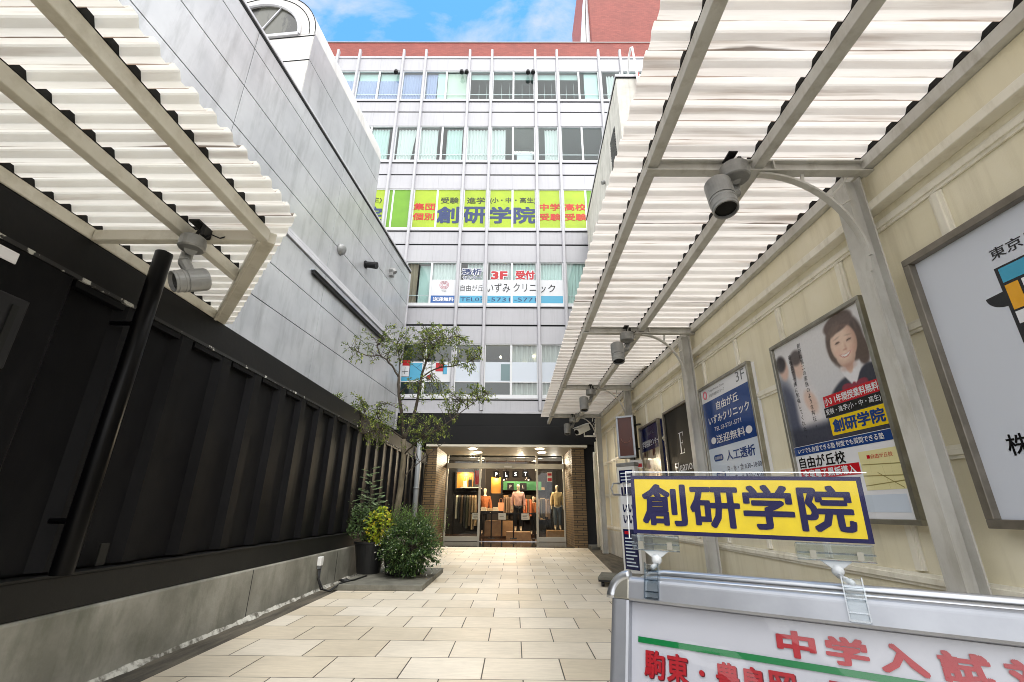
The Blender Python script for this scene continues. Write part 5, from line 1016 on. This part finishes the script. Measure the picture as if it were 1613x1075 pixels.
for ch in '駒東・豊島岡・聖光':
    text(ch, SF, x+.0012, -.1396, .0435 if ch != '・' else .009, p_sdk, sg, fitw=.0385 if ch != '・' else .009, bold=.045, z=-.0065); text(ch, SF, x, -.1384, .0435 if ch != '・' else .009, p_sred, sg, fitw=.0375 if ch != '・' else .009, bold=.03, z=-.0055); x += .0415
text('2月の入試に向けて', SF, .3, -.22, .05, p_ink, sg, fitw=.5, bold=.02, z=-.006) if False else None
# wrinkled clear cover
m_cover = glass_mat('clear_cover', (251, 252, 253), .6, .03); nx, ny = 60, 30; vs = []; fs = []
for j in range(ny+1):
    for i in range(nx+1):
        u, v = WW*i/nx, -.043-.5*j/ny; e = min(i/4, (nx-i)/4, j/3, 1)
        vs.append((u, v, .002+e*(.0075*noise.noise(V((u*7, v*11, 3.3)))+.0022*noise.noise(V((u*17, v*25, 1.3))))))
for j in range(ny):
    for i in range(nx): a = j*(nx+1)+i; fs.append((a, a+nx+1, a+nx+2, a+1))
mb = MB(SF); mb.add(vs, fs); mb.build('clear_cover', m_cover, sg, smooth=True)
# rear leg frame: two polished tubes behind the top rail and the legs leaning away
nh = V((-math.sin(Aa), -math.cos(Aa), 0)); top_b = P1-nh*.085-V((0, 0, .006)); back = -nh
mb = MB(); ht = math.tan(La)*1.15
for off_, zz in ((.10, .0), (.045, -.006)):
    p0 = P1-nh*off_+V((0, 0, zz)); pts = [p0+su*(-.02)+V((0, 0, -.045))+(-nh)*.0, p0+su*(-.012)+V((0, 0, -.016)), p0+su*.012+V((0, 0, -.003)), p0+su*.04, p0+su*(WW-.04), p0+su*(WW-.012)+V((0, 0, -.003)), p0+su*(WW+.02)+V((0, 0, -.045))]
    mb.tube(pts, .0095, 12)
mb.build('rear_rail', m_chrome, sg, smooth=True)
mb = MB()
for x_ in (-.02, WW+.02): a = P1-nh*.10+su*x_+V((0, 0, -.04)); b = a-nh*ht; b.z = 0.01; mb.tube([a, b], .012, 10)
mb.build('rear_leg', m_alub2, sg, smooth=True)
mb = MB()
for x_ in (-.02, WW+.02): a = P1+su*x_; b = P1-sup*(HH-.002)+su*x_; mb.tube([b+sup*.05, b], .016, 10)
mb.build('foot', m_dark, sg)

# yellow header card held by two clear clips
rc_ = R(1.2); C0 = V((.25, 1.03, 1.2555)); cu_ = V((.9403*math.cos(rc_), -.3404*math.cos(rc_), -math.sin(rc_))); cv = V((-.006+.9403*math.sin(rc_), -.017-.3404*math.sin(rc_), math.cos(rc_))); CF = frame(C0, cu_, cv); CW, CH = .4176, .115
hc = thing('header_card', 'yellow card with bold navy school lettering clipped above the sandwich board', 'card sign', tuple(C0))
p_cy = M('card_yellow', (216, 192, 0), .5, col2=(206, 182, 0), nscale=30); p_cn = M('card_navy', (22, 20, 70), .5, spec=.2)
B('card', p_cn, hc, (0, CW, 0, CH, -.001, 0), T=CF); mb = MB(CF); mb.quad((.0075, .0075, .0004), (CW-.0085, .0075, .0004), (CW-.0085, CH-.0075, .0004), (.0075, CH-.0075, .0004)); mb.build('yellow_field', p_cy, hc)
text('創研学院', CF, CW*.5, CH*.5, .083, p_cn, hc, fitw=.377, bold=.03, z=.0008)
m_clear = glass_mat('clear_plastic', (246, 249, 250), 1.3, .03); m_sleeve = glass_mat('clear_film', (252, 252, 252), .5, .05)
mb = MB(CF); mb.quad((-.010, -.010, .0045), (CW+.010, -.010, .0045), (CW+.010, CH+.008, .0045), (-.010, CH+.008, .0045)); mb.build('clear_sleeve', m_sleeve, hc)
mb = MB(CF); mb.box(-.010, CW+.010, CH+.0065, CH+.0085, -.002, .0032); mb.box(-.010, -.0085, -.01, CH+.0065, -.002, .0032); mb.build('sleeve_edge', M('edge_highlight', (226, 232, 236), .2), hc)  # sleeve rim highlights painted as thin opaque pale strips
m_cr = glass_mat('clip_edge', (214, 222, 228), 4.5, .06)
m_cw = M('frosted_clip', (222, 226, 230), .18, transl=.3)
for i, (x0, x1, xf, lb) in enumerate(((-.004, .088, .048, 'left'), (.292, .412, .3745, 'right'))):
    c_ = MB(CF); c_.box(x0, x1, -.030, -.002, .0035, .010); c_.box(x0, x1, -.028, -.004, -.008, -.0025); c_ = c_.build('clip', m_clear, hc, bevel=.002)
    mb = MB(CF); mb.box(x0, x1, -.0195, -.0165, .0105, .014); mb.box(x0, x1, -.031, -.0295, .0032, .011); mb.box(x0, x1, -.0035, -.002, .0032, .0108); mb.build('clip_ridge', m_cr, c_)
    mb = MB(CF)
    for q in (.2, .8): xx = x0+(x1-x0)*q; mb.box(xx-.005, xx+.005, -.0275, -.0135, .0145, .0165)
    mb.build('hinge', m_alus, c_)
    ft = SF @ V((xf, -.033, .016)); tp = SF @ V((xf, .008, .012)); mid = (x0+x1)/2; nk = CF @ V((mid, -.030, .004)); bl = nk*.45+tp*.55+V((0, 0, .012))
    mb = MB(CF); mb.add([(mid-.026, -.030, .001), (mid+.026, -.030, .001), (mid+.026, -.030, .007), (mid-.026, -.030, .007), (mid-.009, -.043, .002), (mid+.009, -.043, .002), (mid+.009, -.043, .007), (mid-.009, -.043, .007)], [(0, 1, 2, 3), (4, 7, 6, 5), (0, 4, 5, 1), (1, 5, 6, 2), (2, 6, 7, 3), (3, 7, 4, 0)]); mb.build('neck', m_cw, c_, bevel=.001)
    mb = MB(); cpt = CF @ V((mid, -.047, .0045)); mb.tube([cpt+V((0, 0, .010*math.cos(a))) for a in [R(10+16*k) for k in range(11)]], [.010*math.sin(R(10+16*k)) for k in range(11)], 14); mb.tube([cpt-V((0, 0, .008)), tp+V((0, 0, .012))], .0045, 8); mb.build('ball_joint', m_cw, c_, smooth=True)
    TX = frame(tp, su, sup); mb = MB(TX); mb.box(-.013, .013, -.004, .018, -.012, .006); mb.box(-.013, .013, -.043, -.004, .0015, .0045); mb.box(-.013, .013, -.03, -.004, -.045, -.041); mb.build('clamp', m_clear, c_, bevel=.002)
    mb = MB(TX); mb.box(-.0145, -.0125, -.043, .02, .000, .0075); mb.box(.0125, .0145, -.043, .02, 0, .0075); mb.box(-.0125, .0125, -.044, -.041, .001, .008); mb.box(-.0125, .0125, -.032, -.030, .002, .007); mb.box(-.0125, .0125, -.012, -.010, .002, .008); mb.box(-.0125, .0125, .004, .007, .002, .009); mb.build('clamp_ridge', m_cr, c_)

# ------------------------------------------------------------------ pale concrete building behind the right canopy
cb_ = thing('concrete_building', 'weathered pale concrete building with a louvre and roof ladder rising over the right canopy', 'building', (3.05, 10.3, 0))
mb = MB(); mb.poly([(3.05, 10.3), (9, 10.3), (9, 17.6), (3.25, 17.6)], 4.5, 13.74); mb.build('wall', m_conc, cb_)
mb = MB(); mb.poly([(3.02, 10.26), (9, 10.26), (9, 17.65), (3.215, 17.65)], 13.742, 13.84); mb.build('roof_edge', m_cladl, cb_); mb = MB(); mb.poly([(3.035, 10.28), (9, 10.28), (9, 17.62), (3.235, 17.62)], 13.70, 13.7405); mb.build('roof_drip', m_seam, cb_)
B('joint', m_seam, cb_, (3.74, 3.76, 10.294, 10.3, 4.5, 13.7), (4.35, 4.37, 10.294, 10.3, 4.5, 13.7))
lv = MB(); lv.add([(3.068, 11.0, 11.45), (3.085, 11.75, 11.45), (3.085, 11.75, 12.55), (3.068, 11.0, 12.55)], [(0, 1, 2, 3)]); lv = lv.build('louvre', m_seam, cb_)
mb = MB()
for k in range(11): mb.beam((3.06, 11.02, 11.5+.1*k), (3.078, 11.73, 11.5+.1*k), .03, .02)
mb.build('slat', m_lampg, lv)
mb = MB(); mb.tube([(3.0, 13.0, 12.0), (3.1, 13.0, 12.05)], .07, 10); mb.build('vent_pipe', m_lampg, cb_)
t = thing('roof_ladder', 'white hooked ladder on the roof edge of the concrete building', 'ladder', (3.9, 10.2, 12.0)); mb = MB()
for x in (3.62, 4.3): mb.tube([(x+.08, 10.18, 11.2), (x+.03, 10.16, 13.9), (x, 10.2, 14.9), (x-.01, 10.3, 15.02), (x-.03, 10.5, 14.9), (x-.08, 10.9, 13.9)], .035, 8)
mb.build('side_rail', m_whitep, t, smooth=True)
for z in (11.5, 11.9, 12.3, 12.7, 13.1, 13.5): mb = MB(); mb.tube([(3.7, 10.17, z), (4.36, 10.17, z)], .02, 6); mb.build('rung', m_whitep, t, smooth=True)
mb = MB(); mb.tube([(3.75, 10.27, 13.9), (3.68, 10.22, 13.6), (3.66, 10.2, 12.6), (3.55, 10.2, 11.6), (3.2, 10.2, 10.6), (2.98, 10.15, 10.0), (2.98, 10.1, 9.75), (3.2, 10.1, 9.6), (3.6, 10.15, 9.6)], .028, 8); tag(mb.build('hanging_cable', m_rust, None, smooth=True, origin=(3.7, 10.2, 10)), 'reddish cable hanging down the face of the concrete building', 'cable')

# ------------------------------------------------------------------ planter and plants
struct_slab = B('planter_slab', m_stone, None, (-3.0, -1.52, 8.52, 10.9, .012, .105), bevel=.012, origin=(-2.3, 9.7, .012)); tag(struct_slab, 'low grey stone slab under the black plant pots', 'slab')
def leaf_mesh(name, specs, parent, mat=m_leaf, fold=.25):
    """specs: (pos, direction, normal, length, width, rgb)"""
    mb = MB(); cols = []; vs = []; fs = []
    for p, d, n_, l, w_, c in specs:
        d = d.normalized(); s_ = d.cross(n_)
        if s_.length < 1e-4: s_ = d.orthogonal()
        s_.normalize(); n2 = s_.cross(d); k = len(vs)
        vs += [p, p+d*l*.45+s_*w_*.5+n2*w_*fold, p+d*l, p+d*l*.45-s_*w_*.5+n2*w_*fold]; fs += [(k, k+1, k+2), (k, k+2, k+3)]; cols += [lin(c)]*4
    mb.add(vs, fs); mb.c = cols; return mb.build(name, mat, parent, smooth=False)
rnd = random.Random(11)
def rv(): 
    while True:
        v = V((rnd.uniform(-1, 1), rnd.uniform(-1, 1), rnd.uniform(-1, 1)))
        if .05 < v.length < 1: return v
def tone(a, b): 
    t_ = rnd.random(); k = rnd.uniform(.85, 1.12); return tuple(min(255, max(0, (p+(q-p)*t_)*k)) for p, q in zip(a, b))
def pot(label, x, y, r0_, r1_, h):
    t = thing('plant_pot', label, 'pot', (x, y, .105)); mb = MB(); mb.tube([(x, y, .107), (x, y, .115), (x, y, h-.04), (x, y, h-.04), (x, y, h)], [r0_*.97, r0_, r1_, r1_*1.05, r1_*1.05], 32); o = mb.build('pot_body', m_pot, t, bevel=.004)
    mb = MB(); mb.tube([(x, y, h+.0005), (x, y, h+.004)], r1_*.93, 24); mb.build('soil', m_bark, t); return t
pot('tall tapered black pot on the left of the planter slab', -2.86, 9.95, .22, .31, .68)
pot('black pot hidden under the white flecked bush', -2.15, 9.85, .34, .42, .60)
# the tree
tree = thing('tree', 'slender small leaved tree with an open crown rising from the planter', 'tree', (-2.45, 10.25, .6))
z0 = 1.3
def tp_(x, y, z): return V((x, y, z))
Y0 = 10.25
br = [  # polylines: points, start radius, end radius
 ([(-2.52, Y0, .5), (-2.50, Y0, .95), (-2.44, Y0, 1.7), (-2.43, Y0, 2.4), (-2.46, Y0, 2.75)], .075, .05),
 ([(-2.46, Y0, 2.75), (-2.55, Y0-.05, 3.3), (-2.64, Y0-.1, 3.75), (-2.68, Y0-.1, 4.15)], .045, .03),
 ([(-2.68, Y0-.1, 4.15), (-2.85, Y0-.2, 4.4), (-3.1, Y0-.3, 4.6), (-3.4, Y0-.35, 4.58), (-3.75, Y0-.45, 4.72)], .024, .008),
 ([(-3.1, Y0-.3, 4.6), (-3.25, Y0-.2, 4.95), (-3.2, Y0, 5.2)], .014, .006),
 ([(-2.46, Y0, 2.75), (-2.33, Y0+.1, 3.2), (-2.26, Y0+.15, 3.7), (-2.2, Y0+.1, 4.2), (-2.12, Y0+.1, 4.6)], .042, .026),
 ([(-2.12, Y0+.1, 4.6), (-1.95, Y0, 4.9), (-1.7, Y0-.1, 5.1), (-1.35, Y0-.15, 5.15)], .022, .007),
 ([(-2.2, Y0+.1, 4.2), (-1.9, Y0+.2, 4.45), (-1.5, Y0+.3, 4.55), (-1.05, Y0+.2, 4.65), (-.8, Y0+.2, 4.85)], .02, .006),
 ([(-2.12, Y0+.1, 4.6), (-2.2, Y0+.3, 5.0), (-2.1, Y0+.4, 5.35)], .018, .006),
 ([(-2.68, Y0-.1, 4.15), (-2.75, Y0+.1, 4.6), (-2.9, Y0+.2, 5.05)], .02, .006),
 ([(-2.64, Y0-.1, 3.75), (-2.4, Y0-.3, 3.9), (-2.15, Y0-.5, 3.95), (-1.8, Y0-.6, 4.1)], .016, .006),
 ([(-2.43, Y0, 2.4), (-2.15, Y0-.25, 2.62), (-1.8, Y0-.45, 2.8), (-1.45, Y0-.55, 3.0), (-1.0, Y0-.6, 3.35), (-.6, Y0-.6, 3.65)], .02, .006),
 ([(-1.45, Y0-.55, 3.0), (-1.25, Y0-.3, 3.3), (-1.2, Y0-.2, 3.6)], .012, .005),
 ([(-2.44, Y0, 1.9), (-2.2, Y0+.2, 2.2), (-1.9, Y0+.35, 2.5), (-1.6, Y0+.4, 2.75)], .014, .005),
 ([(-2.46, Y0, 2.75), (-2.8, Y0-.3, 2.95), (-3.2, Y0-.5, 2.8), (-3.55, Y0-.6, 2.9), (-3.85, Y0-.7, 3.3)], .02, .006),
 ([(-3.2, Y0-.5, 2.8), (-3.3, Y0-.5, 3.1), (-3.2, Y0-.4, 3.4)], .012, .005),
 ([(-2.8, Y0-.3, 2.95), (-2.95, Y0-.6, 3.2), (-2.85, Y0-.7, 3.45)], .012, .005)]
mb = MB()
for pts, ra, rb in br[:1]: mb.tube(pts, [ra+(rb-ra)*i/(len(pts)-1) for i in range(len(pts))], 10)
mb.build('trunk', m_bark, tree, smooth=True)
def smooth_pts(pts, k=4):
    P_ = [V(p) for p in pts]; o_ = []
    for i in range(len(P_)-1):
        a, b, c, d = P_[max(i-1, 0)], P_[i], P_[i+1], P_[min(i+2, len(P_)-1)]
        for j in range(k): t_ = j/k; o_.append(.5*((2*b)+(c-a)*t_+(2*a-5*b+4*c-d)*t_*t_+(3*b-a-3*c+d)*t_**3)+rv()*.012)
    return o_+[P_[-1]]
mb = MB(); nodes = []
for pts, ra, rb in br[1:]:
    sp_ = smooth_pts(pts); n_ = len(sp_); mb.tube(sp_, [ra+(rb-ra)*i/(n_-1) for i in range(n_)], 7); nodes += sp_[n_//3:]
mb.build('limb', m_twig, tree, smooth=True)
clumps = [((-2.75, Y0, 5.0), (.5, .5, .42), 46), ((-2.15, Y0+.1, 5.0), (.55, .55, .5), 60), ((-1.55, Y0, 4.95), (.5, .5, .45), 54), ((-1.1, Y0+.1, 4.75), (.32, .4, .4), 30), ((-3.35, Y0-.3, 4.8), (.55, .4, .42), 26), ((-2.1, Y0+.1, 5.4), (.3, .4, .16), 18),
          ((-2.0, Y0-.3, 3.85), (.5, .5, .32), 30), ((-1.35, Y0-.4, 3.55), (.38, .35, .32), 30), ((-.8, Y0-.6, 3.62), (.36, .3, .22), 28), ((-1.75, Y0-.4, 3.0), (.45, .4, .3), 30),
          ((-2.55, Y0-.5, 3.1), (.5, .4, .28), 26), ((-3.2, Y0-.55, 3.15), (.52, .4, .3), 40), ((-3.6, Y0-.65, 3.4), (.32, .3, .22), 26), ((-3.0, Y0-.4, 2.75), (.3, .3, .25), 16), ((-2.2, Y0, 2.7), (.4, .4, .25), 16)]
tw = MB(); lf = []
for c_, r_, n_ in clumps:
    for _ in range(int(n_*1.5)):
        v = rv(); e = V(c_)+V((v.x*r_[0]*1.2, v.y*r_[1]*1.15, v.z*r_[2]*1.15)); nd = min(nodes, key=lambda q: (q-e).length+rnd.random()*.15)
        m1 = nd*.5+e*.5+rv()*.06+V((0, 0, .03)); tw.tube([nd, m1, e], [.0065, .0045, .0022], 4, caps=False)
        if rnd.random() < .12: continue
        for _k in range(rnd.randint(8, 15)):
            t_ = rnd.uniform(.35, 1.05); p = (m1*(1-t_)+e*t_) if t_ > .5 else nd.lerp(m1, t_*2); p = p+rv()*.045
            d = (e-nd).normalized()*.5+rv()*.9; d.z -= .15
            lf.append((p, d, V((rnd.uniform(-.5, .5), rnd.uniform(-.5, .5), 1)), rnd.uniform(.05, .09), rnd.uniform(.02, .034), tone((118, 134, 58), (70, 92, 38)) if rnd.random() < .75 else tone((176, 182, 92), (146, 158, 72))))
tw.build('twig', m_twig, tree); leaf_mesh('foliage', lf, tree)
# bush with small white flecks on the right
bush = thing('bush', 'dense dark green bush with tiny white flecks spilling over the front of the planter', 'bush', (-2.05, 9.6, .5)); lf = []; st = MB()
for _ in range(620):
    v = rv(); v.normalize(); rr = rnd.uniform(.55, 1.0)
    c_ = V((-1.97, 9.52, .60)); e = c_+V((v.x*.64*rr, v.y*.6*rr, v.z*.56*rr))
    if e.z < .12: continue
    b0 = c_+V((v.x*.1, v.y*.1, 0)); st.tube([b0, (b0+e)*.5+rv()*.04, e], [.006, .004, .002], 3, caps=False) if _ % 4 == 0 else None
    dr = (e-c_).normalized()
    for k in range(11):
        p = e-dr*.17*k/11+rv()*.03; lf.append((p, dr*.7+rv()*.8, V((0, 0, 1))+rv()*.6, rnd.uniform(.05, .085), rnd.uniform(.022, .034), tone((84, 112, 62), (44, 70, 38)) if rnd.random() < .7 else tone((128, 150, 92), (104, 130, 72))))
for _ in range(150):                                     # looser upright shoots at the back
    x, y = rnd.gauss(-2.1, .28), rnd.gauss(9.9, .2); h_ = rnd.uniform(.25, .62); b0 = V((x, y, .8)); e = b0+V((rnd.uniform(-.18, .25), rnd.uniform(-.1, .1), h_)); st.tube([b0, e], [.004, .002], 3, caps=False)
    for k in range(14): p = b0.lerp(e, .25+.75*k/14); lf.append((p, rv()+V((0, 0, .3)), V((0, 0, 1))+rv()*.5, rnd.uniform(.05, .09), rnd.uniform(.012, .02), tone((120, 148, 70), (80, 112, 52))))
st.build('stem', m_twig, bush); leaf_mesh('foliage', lf, bush)
fw2 = []
for _ in range(190):
    v = rv(); v.normalize(); 
    if v.y > .4: continue
    p = V((-1.95, 9.5, .55))+V((v.x*.68, v.y*.62, v.z*.5)); 
    if p.z < .14: continue
    for k in range(2): fw2.append((p+rv()*.012, rv(), V((0, -1, .5)), .02, .014, (206, 210, 200)))
leaf_mesh('white_fleck', fw2, bush)  # small white flecks scattered over the near side
# pinnate sapling in the tall pot, and the yellow green shrub beside it
sp_ = thing('sapling', 'spiky sapling with rows of dark leaflets in the tall black pot', 'sapling', (-2.9, 9.95, .68)); st = MB(); lf = []
for bx, by, tx, ty, tz in ((-2.95, 9.95, -3.02, 9.9, 2.12), (-2.98, 9.95, -3.5, 9.8, 1.62), (-2.9, 9.95, -2.75, 9.85, 1.55), (-3.0, 9.98, -3.3, 9.95, 1.35), (-2.9, 10, -3.12, 10.1, 1.7)):
    b0, e = V((bx, by, .68)), V((tx, ty, tz)); st.tube([b0, (b0+e)*.5+V((.03, 0, .05)), e], [.013, .009, .004], 6)
    n_ = int((tz-.68)/.075)
    for k in range(n_):
        t_ = .25+.75*k/n_; p = b0.lerp(e, t_)+V((.03, 0, .05))*(1-abs(2*t_-1)); a = k*2.4+rnd.random(); L_ = .30*(1.1-t_*.65)
        fd = V((math.cos(a), math.sin(a)*.8, .25)); q = p+fd*L_; st.tube([p, q], [.003, .0015], 3, caps=False)
        for m_ in range(8):
            r_ = p.lerp(q, .25+.75*m_/6); sd_ = fd.cross(V((0, 0, 1))).normalized()
            for sg_ in (-1, 1): lf.append((r_, sd_*sg_+fd*.6+V((0, 0, rnd.uniform(-.1, .2))), V((0, -.5, 1)), .072, .026, tone((158, 176, 134), (108, 132, 92))))
st.build('stem', m_twig, sp_); leaf_mesh('foliage', lf, sp_)
ys = thing('shrub', 'small yellow green shrub with rounded leaves over the rim of the tall black pot', 'shrub', (-2.75, 9.75, .68)); st = MB(); lf = []
for _ in range(170):
    v = rv(); e = V((-2.66, 9.7, 1.0))+V((v.x*.27, v.y*.22, v.z*.34)); b0 = V((-2.8, 9.85, .66)); st.tube([b0, (b0+e)*.5+V((0, 0, .08)), e], [.005, .004, .002], 3, caps=False) if _ % 5 == 0 else None
    for k in range(3): lf.append((e+rv()*.04, rv()+V((.2, -.4, -.1)), V((0, -.7, .8))+rv()*.5, rnd.uniform(.06, .085), rnd.uniform(.045, .06), tone((176, 186, 44), (116, 142, 40)) if rnd.random() < .75 else tone((208, 196, 60), (190, 170, 50))))
for _ in range(260):
    v = rv(); e = V((-2.98, 9.8, 1.02))+V((v.x*.42, v.y*.26, v.z*.36))
    for k in range(4): lf.append((e+rv()*.05, rv(), V((0, -.5, 1))+rv()*.5, rnd.uniform(.045, .07), rnd.uniform(.025, .04), tone((100, 124, 70), (60, 84, 48))))
st.build('stem', m_twig, ys); leaf_mesh('foliage', lf, ys)
